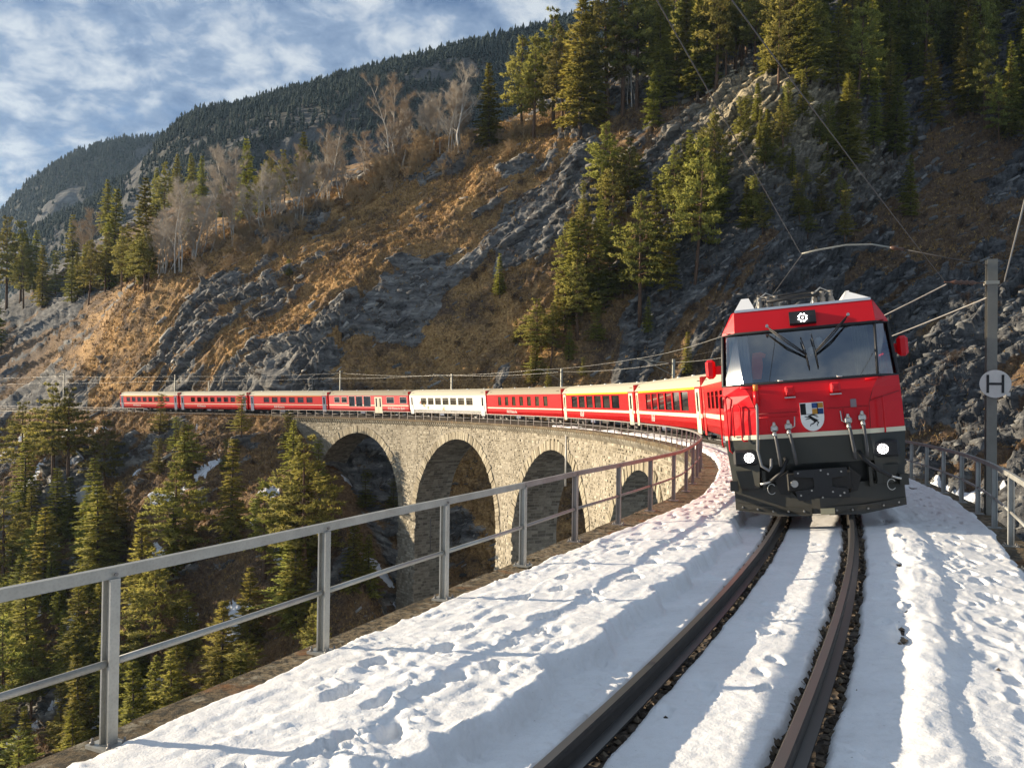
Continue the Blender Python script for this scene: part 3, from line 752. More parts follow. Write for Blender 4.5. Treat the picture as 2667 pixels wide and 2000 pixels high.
# loose ballast stones beside the rails
rngb = np.random.default_rng(5); bs = MB(); PTS = []
for _ in range(5200):
    s = rngb.uniform(1.5, 17) if rngb.random() < 0.75 else rngb.uniform(14, 60)
    side = rngb.choice([-0.43, -0.43, -0.66, 0.66, 0.40, -1.12, 1.5]); of = side + rngb.normal(0, 0.055 if abs(side) < 1 else 0.12)
    PTS.append((s, of))
for (s, of) in PTS:
    r_ = rngb.uniform(0.014, 0.036); zc = float(bed_z(np.array(of), s)) + r_ * 0.4; p = TP(s, of, zc)
    vs = [p + np.array(v) * r_ * rngb.uniform(0.7, 1.3, 3) for v in ((1, 0, 0), (-1, 0, 0), (0, 1, 0), (0, -1, 0), (0, 0, .8), (0, 0, -.8))]
    bs.add(vs, [(0, 2, 4), (2, 1, 4), (1, 3, 4), (3, 0, 4), (2, 0, 5), (1, 2, 5), (3, 1, 5), (0, 3, 5)])
bs.obj('ballast_stones', stone_mat('brown_ballast_stone', (0.05, 0.04, 0.03), (0.12, 0.09, 0.065), (0.24, 0.19, 0.13)), None, kind='stuff', label='loose brown ballast stones lying along the rails', category='gravel')

# --- rails
m = Mat('rail_steel'); c = m.co(); geo = m.n.new('ShaderNodeNewGeometry'); sx_ = m.n.new('ShaderNodeSeparateXYZ'); m.l.new(geo.outputs['Normal'], sx_.inputs[0])
topf = m.ramp(sx_.outputs[2], [(0.90, 0.0), (0.965, 1.0)])
rust = m.ramp(m.noise(c, 9, 6, 0.7), [(0.3, (0.012, 0.011, 0.010)), (0.6, (0.028, 0.024, 0.021)), (0.8, (0.05, 0.040, 0.033))])
m.set('Base Color', m.mix(topf, rust, (0.23, 0.225, 0.22))).set('Metallic', m.math('MULTIPLY', topf, 0.85)).set('Roughness', m.mix(topf, (0.75, 0.75, 0.75), (0.32, 0.32, 0.32)))
M_RAIL = m.m
RP = [(-0.065, -0.148), (0.065, -0.148), (0.065, -0.137), (0.010, -0.118), (0.008, -0.045), (0.033, -0.036), (0.034, -0.008), (0.026, 0.0), (-0.026, 0.0), (-0.034, -0.008), (-0.033, -0.036), (-0.008, -0.045), (-0.010, -0.118), (-0.065, -0.137)]
TRK = root('railway_track', 'single narrow-gauge railway track curving along the viaduct under the train', 'track')
sr = np.concatenate([np.arange(-6, 24, 0.35), np.arange(24, 150, 1.5), np.arange(150, 330, 8.0)])
for oc in (0.53, -0.53):
    b = MB(); vs = []; n = len(RP)
    for s in sr: vs += [TP(float(s), oc + a, h, CANT) for a, h in RP]
    fs = []
    for i in range(len(sr) - 1):
        for k in range(n): fs.append((i * n + k, i * n + (k + 1) % n, (i + 1) * n + (k + 1) % n, (i + 1) * n + k))
    b.add(vs, fs); o = b.obj('rail', M_RAIL, TRK); fixn(o.data)
M_SLEEP = simple('sleeper_wood', (0.05, 0.038, 0.028), 0.9, bump=0.4)
for s in np.arange(-5, 40, 0.66):
    b = MB(); vs = []
    for t in (s - .12, s + .12): vs += [TP(t, .78, -.215, CANT), TP(t, -.78, -.215, CANT), TP(t, -.78, -.34, CANT), TP(t, .78, -.34, CANT)]
    b.add(vs, [(0, 1, 2, 3), (7, 6, 5, 4), (0, 4, 5, 1), (1, 5, 6, 2), (2, 6, 7, 3), (3, 7, 4, 0)]); b.obj('sleeper', M_SLEEP, TRK); fixn(b and bpy.data.objects[-1].data) if False else None

# ------------------------------------------------------------------ snow on the deck
m = Mat('trodden_snow'); c = m.co()
n1 = m.noise(c, 60, 5, 0.65); n2 = m.noise(c, 14, 5, 0.6); n3 = m.noise(c, 2.2, 4, 0.5)
m.set('Base Color', m.mix(0.6, m.ramp(n3, [(0.3, (0.72, 0.72, 0.72)), (0.7, (0.80, 0.80, 0.80))]), m.ramp(n2, [(0.25, (0.86, 0.85, 0.83)), (0.5, (1, 1, 1))]), 'MULTIPLY'))
grit = m.ramp(m.noise(c, 38, 3, 0.5), [(0.70, 0.0), (0.745, 1.0)]); gm = m.ramp(m.noise(c, 1.3, 4, 0.6), [(0.42, 0.0), (0.62, 1.0)])
m.set('Base Color', m.mix(m.math('MULTIPLY', m.math('MULTIPLY', grit, gm), 0.8), m.b.inputs['Base Color'].links[0].from_socket, (0.10, 0.08, 0.06)))
m.set('Roughness', m.ramp(m.noise(c, 230, 2, 0.5), [(0.36, 0.22), (0.46, 0.62)])); m.b.inputs['Specular IOR Level'].default_value = 0.35
m.b.inputs['Subsurface Weight'].default_value = 0.12; m.b.inputs['Subsurface Radius'].default_value = (0.03, 0.035, 0.045); m.b.inputs['Subsurface Scale'].default_value = 0.6
m.bump(m.math('ADD', m.math('MULTIPLY', n1, 0.8), n2), 0.5, 0.014); M_SNOW = m.m
rngf = np.random.default_rng(23); FOOT = []
def walk(s0, s1, o0, o1, step, spread, size=1.0, dirn=1):
    s = s0; k = 0
    while s < s1:
        t = (s - s0) / (s1 - s0); FOOT.append((s + rngf.normal(0, .05), o0 + (o1 - o0) * t + (spread if k % 2 else -spread) + rngf.normal(0, .035), rngf.normal(0, 0.22), size * rngf.uniform(.75, 1.15), rngf.choice([.02, .045, .06, .07]))); s += step * rngf.uniform(.85, 1.15); k += 1
walk(2.2, 38, 1.55, 1.95, .55, .10); walk(6.0, 30, 2.25, 2.2, .6, .09); walk(1.8, 14, 1.9, 1.5, .6, .11)
walk(2.0, 30, -1.55, -1.75, .45, .11); walk(4.0, 26, -1.95, -2.05, .5, .09); walk(2.5, 14, -2.1, -1.5, .6, .1)
for _ in range(26): FOOT.append((rngf.uniform(2, 14), rngf.choice([0.15, -0.1, -0.2, 0.95, 1.05, -0.9]) + rngf.normal(0, .08), rngf.uniform(-.6, .6), rngf.uniform(.5, .9), rngf.uniform(.015, .03)))
FOOT.append((4.1, 1.95, 0.75, 2.1, .05)); FOOT.append((4.6, 1.6, 0.6, 1.4, .045))
def snow_z(S, O):
    """snow surface relative to rail centre"""
    bed = bed_z(O, S); wob = fbm(S * 0.9, O * 1.6, 0, 3, 31) - 0.5
    # left walkway stands higher and breaks down towards the rail
    e1 = 1.10 + 0.34 * (fbm(S * 1.8, 0 * S + O * 0.8, 0, 4, 51) - 0.5) + 0.07 * (vn(S * 8, O * 5, 0, 52) - 0.5)
    zl = smooth(e1 - 0.05, e1 + 0.07, O)
    lev_i = -0.080 + np.interp(S, [0, 25, 55], [0, 0, -0.06]) - 0.075 * (O - 1.3)
    zin = -O * math.sin(CANT) - 0.150 - 0.008 * np.cos(O * 5)
    e2 = -1.08 + 0.32 * (fbm(S * 1.9, 7 + O * 0.8, 0, 4, 53) - 0.5)
    zr = smooth(e2 + 0.08, e2 - 0.10, O)
    lev_o = -0.012 - 0.02 * (-O - 1.1) - 0.035 * smooth(-1.30, -1.46, O + 0.25 * wob)
    z = zin * (1 - zl) * (1 - zr) + zl * lev_i + zr * lev_o
    z = z + 0.032 * wob + 0.016 * (fbm(S * 4, O * 4, 0, 3, 35) - 0.5) + 0.007 * (fbm(S * 15, O * 15, 0, 2, 36) - 0.5)
    # crusty clods where it was kicked about, mostly in front
    cl = fbm(S * 6.5, O * 6.5, 0, 4, 37, 0.55, True); clm = smooth(0.56, 0.68, fbm(S * 0.9, O * 1.3, 0, 3, 38)) * smooth(8.0, 3.5, S) * (0.5 + 0.7 * (O < -1.2)) + 0.30 * smooth(0.60, 0.70, fbm(S * 1.1, O * 1.4, 3, 3, 39))
    z = z + clm * (np.maximum(cl - 0.60, 0) * 0.22 - 0.004)
    for (fs, fo, fa, sz, dp) in FOOT:
        m_ = (np.abs(S - fs) < 0.4 * sz + .1) & (np.abs(O - fo) < 0.4 * sz + .1)
        if not m_.any(): continue
        wS = S[m_] + 0.05 * (vn(S[m_] * 9, O[m_] * 9, 0, 81) - 0.5); wO = O[m_] + 0.05 * (vn(S[m_] * 9, O[m_] * 9, 4, 82) - 0.5)
        a = (wS - fs) * math.cos(fa) + (wO - fo) * math.sin(fa); b = -(wS - fs) * math.sin(fa) + (wO - fo) * math.cos(fa)
        wid = 0.058 * sz * (1 + 0.25 * np.cos(a / (0.14 * sz) * 2.2))
        rr = np.sqrt((a / (0.15 * sz)) ** 2 + (b / wid) ** 2)
        z[m_] = z[m_] - dp * smooth(1.12, 0.82, rr) + 0.004 * np.exp(-((rr - 1.35) / 0.25) ** 2)
    z = z - 0.012 * smooth(0.52, 0.60, fbm(S * 0.7, O * 3.2, 0, 4, 83)) * (zl + zr) - 0.006 * smooth(0.5, 0.56, fbm(S * 2.4, O * 6, 0, 4, 84)) * (zl + zr)
    cr = fbm(S * 11, O * 11, 0, 3, 85, 0.6, True); z = z + 0.009 * (cr - 0.6) * smooth(0.42, 0.62, fbm(S * 1.5, O * 2, 0, 3, 86)) + 0.005 * (vn(S * 42, O * 42, 0, 87) - 0.5) * (S < 14)
    z = np.maximum(z, bed + 0.018 + 0.012 * (fbm(S * 9, O * 9, 0, 2, 95) - 0.5))
    # thaw: thins out further along the viaduct
    thaw = smooth(38, 72, S) * (0.05 + 0.24 * fbm(S * 0.5, O * 1.5, 0, 4, 57)) + smooth(0.66, 0.76, fbm(S * 1.1, O * 2.2, 0, 4, 58)) * smooth(16, 30, S) * 0.12
    thaw = thaw + 0.05 * smooth(0.60, 0.66, fbm(S * 2.6, O * 4.0, 0, 4, 89)) * np.exp(-((O + 1.04 + 0.12 * wob) / 0.075) ** 2) * smooth(3.0, 6, S)
    ragged = 0.06 * (fbm(S * 4, 0 * S + O, 0, 3, 59) - 0.5)
    return z - thaw, bed, ragged
sS = np.concatenate([np.arange(1.2, 7.5, 0.018), np.arange(7.5, 13, 0.03), np.arange(13, 26, 0.07), np.arange(26, 84, 0.22)])
def snow_strip(o_lo, o_hi, step, label, edge_lo=0.10, edge_hi=0.10, jag=0.05, jag_hi=None):
    n = int((o_hi - o_lo) / step); t = np.linspace(0, 1, n)
    jag_hi = jag if jag_hi is None else jag_hi
    sd_ = int(abs(o_lo * 100)) + 3
    jl = jag * 2 * (fbm(sS * 2.6, 0, 0, 5, 71 + sd_, 0.62) - 0.5); jh = jag_hi * 2 * (fbm(sS * 2.6, 3.0, 0, 5, 72 + sd_, 0.62) - 0.5)
    lo = o_lo + jl; hi = o_hi + jh
    if o_hi > 2: hi = ledge_in(sS) + jh - np.interp(sS, [0, 9, 13, 18, 26, 60], [0.02, 0.06, 0.24, 0.42, 0.5, 0.7])
    if o_lo < -2: lo = ledge_out(sS) + 0.06 + jl
    Og = lo[:, None] + (hi - lo)[:, None] * t[None]; Sg = np.repeat(sS[:, None], n, 1)
    Z, bed, rg = snow_z(Sg, Og)
    dlo = Og - lo[:, None]; dhi = hi[:, None] - Og
    ed = smooth(0, edge_lo, dlo) * smooth(0, edge_hi, dhi)
    Z = Z * ed + (bed - 0.03) * (1 - ed)
    P = TP(Sg, Og, Z); ii = np.arange(P.shape[0] * n).reshape(P.shape[0], n)
    F = np.stack([ii[:-1, :-1], ii[1:, :-1], ii[1:, 1:], ii[:-1, 1:]], -1).reshape(-1, 4)
    me = fastmesh('snow', P.reshape(-1, 3), F, M_SNOW, True); me.flip_normals(); put('snow', me, kind='structure', label=label)
snow_strip(0.655, 2.6, 0.022, 'trodden snow with footprints between the inner railing and the left rail', 0.05, 0.07, 0.02, 0.05)
snow_strip(-0.44, 0.42, 0.02, 'smooth snow lying between the two rails', 0.06, 0.05, 0.035, 0.02)
snow_strip(-2.6, -0.645, 0.022, 'snow with footprints and a raised bank beside the right rail', 0.10, 0.06, 0.07, 0.03)
print('viaduct', round(time.time() - T0, 1))

# ------------------------------------------------------------------ railings
m = Mat('galvanised_steel'); c = m.co(); vz = m.voro(c, 55)
m.set('Base Color', m.mix(0.5, m.ramp(m.noise(c, 3, 5), [(0.3, (0.30, 0.30, 0.275)), (0.7, (0.43, 0.43, 0.40))]), m.ramp(vz, [(0.2, 0.8), (0.6, 1.0)]), 'MULTIPLY')).set('Metallic', 0.35).set('Roughness', 0.5); M_GALV = m.m
M_BRN = simple('brown_grey_steel', (0.27, 0.245, 0.23), 0.6, 0.3, 0.2, 2.0)  # browner grey steel for the railing further along
M_BOLT = simple('dull_bolt', (0.22, 0.21, 0.20), 0.5, 0.6)
def railing(label, lo, lz, s0, s1, sp, flip=1, brown_from=12.5, hgt=1.0, wire_from=26):
    rt = root('railing', label, 'railing')
    n = int((s1 - s0) / sp) + 1; prev = None
    for i in range(n):
        s = s0 + i * sp; a = float(lo(s)); z0 = float(lz(s)); det = -2 < s < 34
        mat = M_GALV if s < brown_from else M_BRN
        x, y, z, th = [float(v) for v in trk(s)]
        rot = Matrix(((-math.cos(th), math.sin(th), 0), (math.sin(th), math.cos(th), 0), (0, 0, 1))); rot = Matrix(((-math.cos(th), math.sin(th), 0), (math.sin(th), math.cos(th), 0), (0, 0, 1)))
        base = Vector(TP(s, a, z0).tolist())
        def L(o_, t, h): return base + Vector((-math.cos(th) * o_ + math.sin(th) * t, math.sin(th) * o_ + math.cos(th) * t, h))
        b = MB()
        if det:   # channel-like post: web and two flanges
            b.box(L(0, 0, hgt / 2 - .03), (0.050, 0.012, hgt - .06), rot)
            b.box(L(-flip * .031, 0, hgt / 2 - .03), (0.012, 0.062, hgt - .062), rot)
            b.box(L(flip * .031, 0, hgt / 2 - .03), (0.012, 0.062, hgt - .064), rot)
        else: b.box(L(0, 0, hgt / 2 - .03), (0.06, 0.06, hgt - .06), rot)
        po = b.obj('post', mat, rt)
        if det:
            b = MB(); b.box(L(0, 0, 0.012), (0.19, 0.15, 0.02), rot); pl = b.obj('base_plate', M_BRN if s > brown_from else M_GALV, po)
            if s < 16:
                for o_, t in ((-.07, -.05), (.07, -.05), (-.07, .05), (.07, .05)):
                    b = MB(); b.tube([L(o_, t, .02), L(o_, t, .035), L(o_, t, .035), L(o_, t, .055)], [.014, .014, .007, .007], 6); b.obj('anchor_bolt', M_BOLT, po)
                b = MB(); b.tube([L(-flip * .034, .0, hgt - .035), L(-flip * .046, .0, hgt - .035)], .011, 8); b.obj('bolt', M_BOLT, po)
        if prev is not None:
            q = prev
            segs = [q + (s - q) * t for t in (0, .5, 1)]
            b = MB(); hw, hh = .022, .032
            vs = []
            for t in segs:
                aa, zz_ = float(lo(t)), float(lz(t)) + hgt - .03
                vs += [TP(t, aa - hw, zz_ - hh), TP(t, aa + hw, zz_ - hh), TP(t, aa + hw, zz_ + hh), TP(t, aa - hw, zz_ + hh)]
            fs = [(3, 2, 1, 0), (8, 9, 10, 11)]
            for j in range(2):
                for k in range(4): fs.append((j * 4 + k, j * 4 + (k + 1) % 4, (j + 1) * 4 + (k + 1) % 4, (j + 1) * 4 + k))
            b.add(vs, fs); o = b.obj('top_rail', mat, rt); fixn(o.data)
            b = MB(); b.tube([TP(t, float(lo(t)) - flip * 0.0, float(lz(t)) + hgt * .47) for t in (q + .026, (s + q) / 2, s - .026)], .021, 8 if det else 5, cap=True); b.obj('middle_rail', mat, rt)
        prev = s
    return rt
railing('grey galvanised steel railing on the inner left edge of the viaduct', ledge_in, ledge_z, 2.9, 151.5, 2.0)
railing('steel railing on the outer right edge of the viaduct beside the mast', ledge_out, ledge_zo, 9.1, 62, 1.86, -1, 200)
def ret_in(s): return 2.7 + 0 * s
def ret_z(s): return -0.55 + 0 * s
railing('thin brown railing on the retaining wall at the far left', ret_in, ret_z, 186, 290, 2.6, 1, 0)
# splice bolts on the near top rail
print('railing', round(time.time() - T0, 1))

# ------------------------------------------------------------------ train
def chord_matrix(s0, s1, cant=CANT):
    a = Vector(TP(s0, 0, 0, cant).tolist()); b = Vector(TP(s1, 0, 0, cant).tolist())
    ty = (b - a).normalized(); th = math.atan2(ty.x, ty.y); lft = Vector((-math.cos(th), math.sin(th), 0))
    up0 = Vector((0, 0, 1)); up = (up0 * math.cos(cant) + lft * math.sin(cant)); up = (up - ty * up.dot(ty)).normalized(); rx = ty.cross(up)
    return Matrix(((rx.x, ty.x, up.x, a.x), (rx.y, ty.y, up.y, a.y), (rx.z, ty.z, up.z, a.z), (0, 0, 0, 1)))
def paint(name, col, rough=0.35, coat=0.5, dirt=(0.12, 0.07, 0.05), dirt_amt=0.16):
    m = Mat(name); c = m.co(); sp = m.n.new('ShaderNodeSeparateXYZ'); m.l.new(c, sp.inputs[0])
    n = m.noise(m.mapping(c, (1, 1, 0.3)), 2.2, 6, 0.65); low = m.ramp(m.math('ADD', m.math('MULTIPLY', sp.outputs[2], -0.45), m.math('MULTIPLY', n, 0.9)), [(0.05, 0.0), (0.40, dirt_amt)])
    base = m.mix(m.ramp(n, [(0.3, 0.0), (0.75, 0.35)]), col, tuple(min(1, v * 1.12 + 0.004) for v in col))
    m.set('Base Color', m.mix(low, base, dirt)).set('Roughness', m.ramp(m.noise(c, 9, 4), [(0.3, rough - .07), (0.7, rough + .1)])).set('Coat Weight', coat).set('Coat Roughness', 0.12)
    m.b.inputs['Specular IOR Level'].default_value = 0.25
    return m.m
RED = paint('signal_red_paint', (0.56, 0.006, 0.010), 0.4, 0.15); RED2 = paint('faded_red_paint', (0.60, 0.055, 0.060), 0.45, 0.25); REDL = paint('gloss_red_paint', (0.58, 0.004, 0.010), 0.35, 0.18, dirt_amt=0.14)
CREAM = paint('cream_stripe_paint', (0.70, 0.64, 0.47), 0.5, 0.2); WHITE = paint('white_paint', (0.74, 0.73, 0.68), 0.5, 0.2, dirt_amt=0.2); YEL = paint('yellow_stripe_paint', (0.85, 0.50, 0.01), 0.4, 0.3, dirt_amt=0.0)
ROOFC = paint('cream_roof', (0.42, 0.385, 0.295), 0.6, 0.0); ROOFG = paint('sandy_grey_roof', (0.29, 0.25, 0.18), 0.7, 0.0)
DOORB = paint('grey_blue_door', (0.16, 0.19, 0.27), 0.4, 0.3); GREYP = paint('dark_olive_grey_paint', (0.030, 0.033, 0.028), 0.42, 0.25, dirt_amt=0.10)
BLACK = simple('black_rubber', (0.010, 0.010, 0.011), 0.55); UNDER = simple('underframe_black', (0.018, 0.016, 0.014), 0.7, bump=0.3); STEEL = simple('bare_steel', (0.42, 0.41, 0.39), 0.35, 0.9); ALU = simple('aluminium_frame', (0.55, 0.54, 0.50), 0.4, 0.7)
m = Mat('dark_window_glass'); m.set('Base Color', (0.012, 0.013, 0.015)).set('Roughness', 0.04); m.b.inputs['Specular IOR Level'].default_value = 0.85; GLASS = m.m
m = Mat('dusty_window_glass'); c = m.co(); m.set('Base Color', m.ramp(m.noise(c, 1.4, 3), [(0.35, (0.03, 0.026, 0.02)), (0.7, (0.10, 0.085, 0.06))])).set('Roughness', 0.10); m.b.inputs['Specular IOR Level'].default_value = 0.8; GLASS2 = m.m
m = Mat('roof_white'); m.set('Base Color', (0.72, 0.72, 0.71)).set('Roughness', 0.5); ROOFW = m.m
m = Mat('lamp_white'); m.b.inputs['Emission Color'].default_value = (1, 0.93, 0.90, 1); m.b.inputs['Emission Strength'].default_value = 4.5; m.set('Base Color', (0.9, 0.9, 0.9)); LAMP = m.m
def text_mesh(name, txt, size, mat, parent, mat4, bold=0.0, shear=0.25):
    cu = bpy.data.curves.new('lettering', 'FONT'); cu.body = txt; cu.size = size; cu.extrude = 0.003; cu.offset = bold; cu.shear = shear; cu.align_x = 'CENTER'; cu.align_y = 'CENTER'; cu.resolution_u = 3
    to = bpy.data.objects.new('lettering', cu); COL.objects.link(to)
    dg = bpy.context.evaluated_depsgraph_get(); me = bpy.data.meshes.new_from_object(to.evaluated_get(dg)); me.name = name
    bpy.data.objects.remove(to); bpy.data.curves.remove(cu); me.transform(mat4); me.materials.clear(); me.materials.append(mat)
    return put(name, me, parent)
SIDE_L = Matrix(((0, 0, -1, 0), (-1, 0, 0, 0), (0, 1, 0, 0), (0, 0, 0, 1)))      # text reading along -y on the left (x<0) side

def wheelset(parent, y, r=0.36):
    b = MB()
    for x in (-.53, .53):
        b.tube([(x - .055, y, r), (x + .055, y, r)], r, 18); b.tube([(x - .075, y, r), (x + .075, y, r)], r * .55, 14)
    b.tube([(-.6, y, r), (.6, y, r)], .07, 8); return b
def bogie(parent, y, wb=1.6):
    o = None
    b = MB()
    for x in (-.86, .86):
        b.box((x, y, .45), (.11, wb + .9, .16), bev=.03); b.box((x, y, .34), (.16, .5, .22), bev=.04)
        for e in (-1, 1):
            b.box((x, y + e * wb / 2, .38), (.2, .26, .26), bev=.04); b.tube([(x, y + e * (wb / 2 - .32), .3), (x, y + e * (wb / 2 - .32), .6)], .09, 8)
    b.box((0, y, .52), (1.6, .45, .14)); o = b.obj('bogie', UNDER, parent)
    for e in (-1, 1): wheelset(o, y + e * wb / 2).obj('wheelset', STEEL, o)
def side_panels(b, x, L, y0, y1, z0, z1, wins, zw0, zw1, sgn):
    """wall at x with rectangular openings; wins = [(ya, yb, za, zb)]"""
    ys = sorted(set([y0, y1] + [w[0] for w in wins] + [w[1] for w in wins]))
    for a, c_ in zip(ys[:-1], ys[1:]):
        if c_ - a < 1e-6: continue
        mid = (a + c_) / 2; w = [q for q in wins if q[0] - 1e-6 <= mid <= q[1] + 1e-6]
        spans = [(z0, z1)] if not w else [(z0, w[0][2]), (w[0][3], z1)]
        for (p, q) in spans:
            if q - p < 1e-6: continue
            nz = 1; vs = [(x, a, p), (x, c_, p), (x, c_, q), (x, a, q)]
            b.add(vs, [(0, 1, 2, 3) if sgn > 0 else (3, 2, 1, 0)])
            if w: pass
    for (ya, yb, za, zb) in wins:    # reveals
        xi = x - sgn * 0.05
        for (p, q) in (((ya, za), (yb, za)), ((yb, za), (yb, zb)), ((yb, zb), (ya, zb)), ((ya, zb), (ya, za))):
            b.add([(x, *p), (x, *q), (xi, *q), (xi, *p)], [(0, 1, 2, 3), (3, 2, 1, 0)])
def coach(label, s_near, L, body, roof, nwin=7, win=(0.95, 0.95), wz=(1.72, 2.50), stripe=CREAM, stripe_z=1.42, stripe_h=0.10, top=None, door='cream', glass=GLASS, spec=None, text=None, arts=False, win_span=None, red_end=None, round_end=False):
    rt = root('passenger_coach', label, 'coach', chord_matrix(s_near, s_near + L), 'coaches of the red train')
    HW, ZB, ZE, ZT = 1.33, 0.62, 2.86, 3.46
    y0, y1 = 0.32, L - 0.32
    wins = []
    if spec is not None: wins = [(y0 + a, y0 + b, c, d) for a, b, c, d in spec]
    else:
        a, b = win_span or (2.35, L - 2.35 - 0.64); pitch = (b - a) / nwin
        for i in range(nwin):
            cy = y0 + a + pitch * (i + .5); wins.append((cy - win[0] / 2, cy + win[0] / 2, *wz))
    dw = 0.78; doors = []
    if door: doors = [(y0 + 0.30, y0 + 0.30 + dw), (y1 - 0.30 - dw, y1 - 0.30)]
    bb = MB()
    for sg in (-1, 1):
        side_panels(bb, sg * HW, L, y0, y1, ZB + .35, ZE, wins, *wz, sg)
        bb.add([(sg * HW, y0, ZB + .35), (sg * HW, y1, ZB + .35), (sg * (HW - .05), y1, ZB), (sg * (HW - .05), y0, ZB)], [(0, 1, 2, 3), (3, 2, 1, 0)])
    for y, f in ((y0, 1), (y1, -1)):
        pr = [(-HW + .05, ZB), (HW - .05, ZB), (HW, ZB + .35), (HW, ZE), (1.05, 3.2), (.5, 3.4), (-.5, 3.4), (-1.05, 3.2), (-HW, ZE), (-HW, ZB + .35)]
        bb.add([(a, y, z) for a, z in pr], [tuple(range(len(pr))) if f > 0 else tuple(range(len(pr)))[::-1]])
    bb.add([(-HW + .05, y0, ZB), (HW - .05, y0, ZB), (HW - .05, y1, ZB), (-HW + .05, y1, ZB)], [(0, 3, 2, 1)])
    bo = bb.obj('body', body, rt)
    # red end collars and gangway
    for y, f in ((y0, -1), (y1, 1)):
        b = MB(); b.box((0, y + f * .02, 1.95), (2.68, .05, 2.72), bev=.015); o = b.obj('end_frame', red_end or RED, bo)
        b = MB(); b.box((0, y + f * .17, 1.85), (1.3, .3, 2.2)); b.obj('gangway_bellows', BLACK, bo)
    # roof
    n = 10; prof = []
    for k in range(n + 1):
        t = k / n * 2 - 1; x = 1.345 * t; z = ZE + (ZT - ZE) * (1 - abs(t) ** 3.0) ** 0.62; prof.append((x, z))
    b = MB(); vs = []; ysr = [y0 - .06, y0 + .12, y1 - .12, y1 + .06]
    for y in ysr: vs += [(x * (1 if .1 < y < L else 1), y, z - (0.03 if y in (ysr[0], ysr[-1]) else 0)) for x, z in prof]
    m_ = n + 1; fs = [(i * m_ + k, (i + 1) * m_ + k, (i + 1) * m_ + k + 1, i * m_ + k + 1) for i in range(3) for k in range(n)]
    b.add(vs, fs, True); b.add([(x, ysr[0], z - .03) for x, z in prof], [tuple(range(m_))]); b.add([(x, ysr[-1], z - .03) for x, z in prof], [tuple(range(m_))[::-1]])
    ro = b.obj('roof', roof, rt)
    for x in (-1.352, 1.352):
        b = MB(); b.box((x * .992, L / 2, ZE - .015), (.03, y1 - y0, .05)); b.obj('gutter', roof, ro)
    for k, x in enumerate((-.95, -.55, -.15)):    # roof ribs
        t = x / 1.345; zr = ZE + (ZT - ZE) * (1 - abs(t) ** 3.0) ** 0.62
        b = MB(); b.box((x, L / 2, zr + .004), (.035, y1 - y0 - .3, .02)); b.obj('roof_rib', roof, ro)
    for k in range(5):
        b = MB(); yy = y0 + 1.8 + k * (L - 4.4) / 4; b.tube([(-.25, yy, 3.40), (-.25, yy, 3.52), (-.25, yy, 3.53)], [.10, .10, .03], 8); b.obj('roof_vent', WHITE, ro)
    for yy in (y0 + .9, y1 - .9):
        b = MB(); b.add([(-1.20, yy - .28, 3.105), (-1.20, yy + .28, 3.105), (-.98, yy + .28, 3.262), (-.98, yy - .28, 3.262)], [(0, 1, 2, 3), (3, 2, 1, 0)]); b.obj('roof_hatch', BLACK, ro)
    # stripes
    if stripe:
        for sg in (-1, 1):
            b = MB()
            ys = [y0] + [v for d in doors for v in d] + [y1]
            cuts = sorted([w[:2] for w in wins if w[2] < stripe_z + stripe_h and w[3] > stripe_z - stripe_h] + [d for d in doors])
            cur = y0
            for (a, c_) in cuts + [(y1, y1)]:
                if a - cur > .05: b.box((sg * (HW + .003), (cur + a) / 2, stripe_z), (.012, a - cur, stripe_h))
                cur = max(cur, c_)
            b.obj('waist_stripe', stripe, bo)
    if top:
        for sg in (-1, 1):
            b = MB(); b.box((sg * (HW + .003), L / 2, 2.76), (.012, L - 3.1, .115)); b.obj('class_stripe', top, bo)
    # windows
    for (ya, yb, za, zb) in wins:
        for sg in (-1, 1):
            f = MB(); x = sg * (HW + .004); cy, cz, w_, h_ = (ya + yb) / 2, (za + zb) / 2, yb - ya, zb - za
            for (c_, d_) in (((x, cy, za), (.016, w_ + .05, .035)), ((x, cy, zb), (.016, w_ + .05, .035)), ((x, ya, cz), (.016, .035, h_ + .05)), ((x, yb, cz), (.016, .035, h_ + .05))): f.box(c_, d_)
            if sg < 0 and (zb - za) < .9: f.box((x + .02, cy, zb - .22), (.012, w_, .022))
            fo = f.obj('window', ALU if body is not RED else RED, bo)
            p = MB(); p.add([(sg * (HW - .04), ya, za), (sg * (HW - .04), yb, za), (sg * (HW - .04), yb, zb), (sg * (HW - .04), ya, zb)], [(0, 1, 2, 3) if sg > 0 else (3, 2, 1, 0)]); p.obj('pane', glass, fo)
    # doors
    for (ya, yb) in doors:
        for sg in (-1, 1):
            dm = {'cream': CREAM, 'blue': DOORB, 'white': WHITE, 'red': RED}[door]
            b = MB(); b.box((sg * (HW + .006), (ya + yb) / 2, (.40 + 2.72) / 2), (.03, yb - ya, 2.32), bev=.008); do = b.obj('door', dm, rt)
            b = MB(); b.box((sg * (HW + .018), (ya + yb) / 2, 2.05), (.016, .34, 1.0), bev=.006); b.obj('door_window', GLASS, do)
            b = MB(); b.tube([(sg * (HW + .06), ya + .1, 1.15), (sg * (HW + .06), ya + .1, 1.6)], .016, 6); b.obj('door_handle', ALU, do)
            b = MB(); b.box((sg * (HW - .12), (ya + yb) / 2, .36), (.3, .7, .04)); b.obj('step', UNDER, do)
    # underframe
    b = MB(); b.box((0, L / 2, .56), (2.1, L - 1.6, .16)); uf = b.obj('underframe', UNDER, rt)
    for yy, w_ in ((L * .40, 1.6), (L * .57, 1.1)):
        b = MB(); b.box((-.85, yy, .42), (.5, w_, .36), bev=.03); b.obj('equipment_box', UNDER if yy < L * .5 else DOORB, uf)
    for yy in (3.0, L - 3.0): bogie(rt, yy)
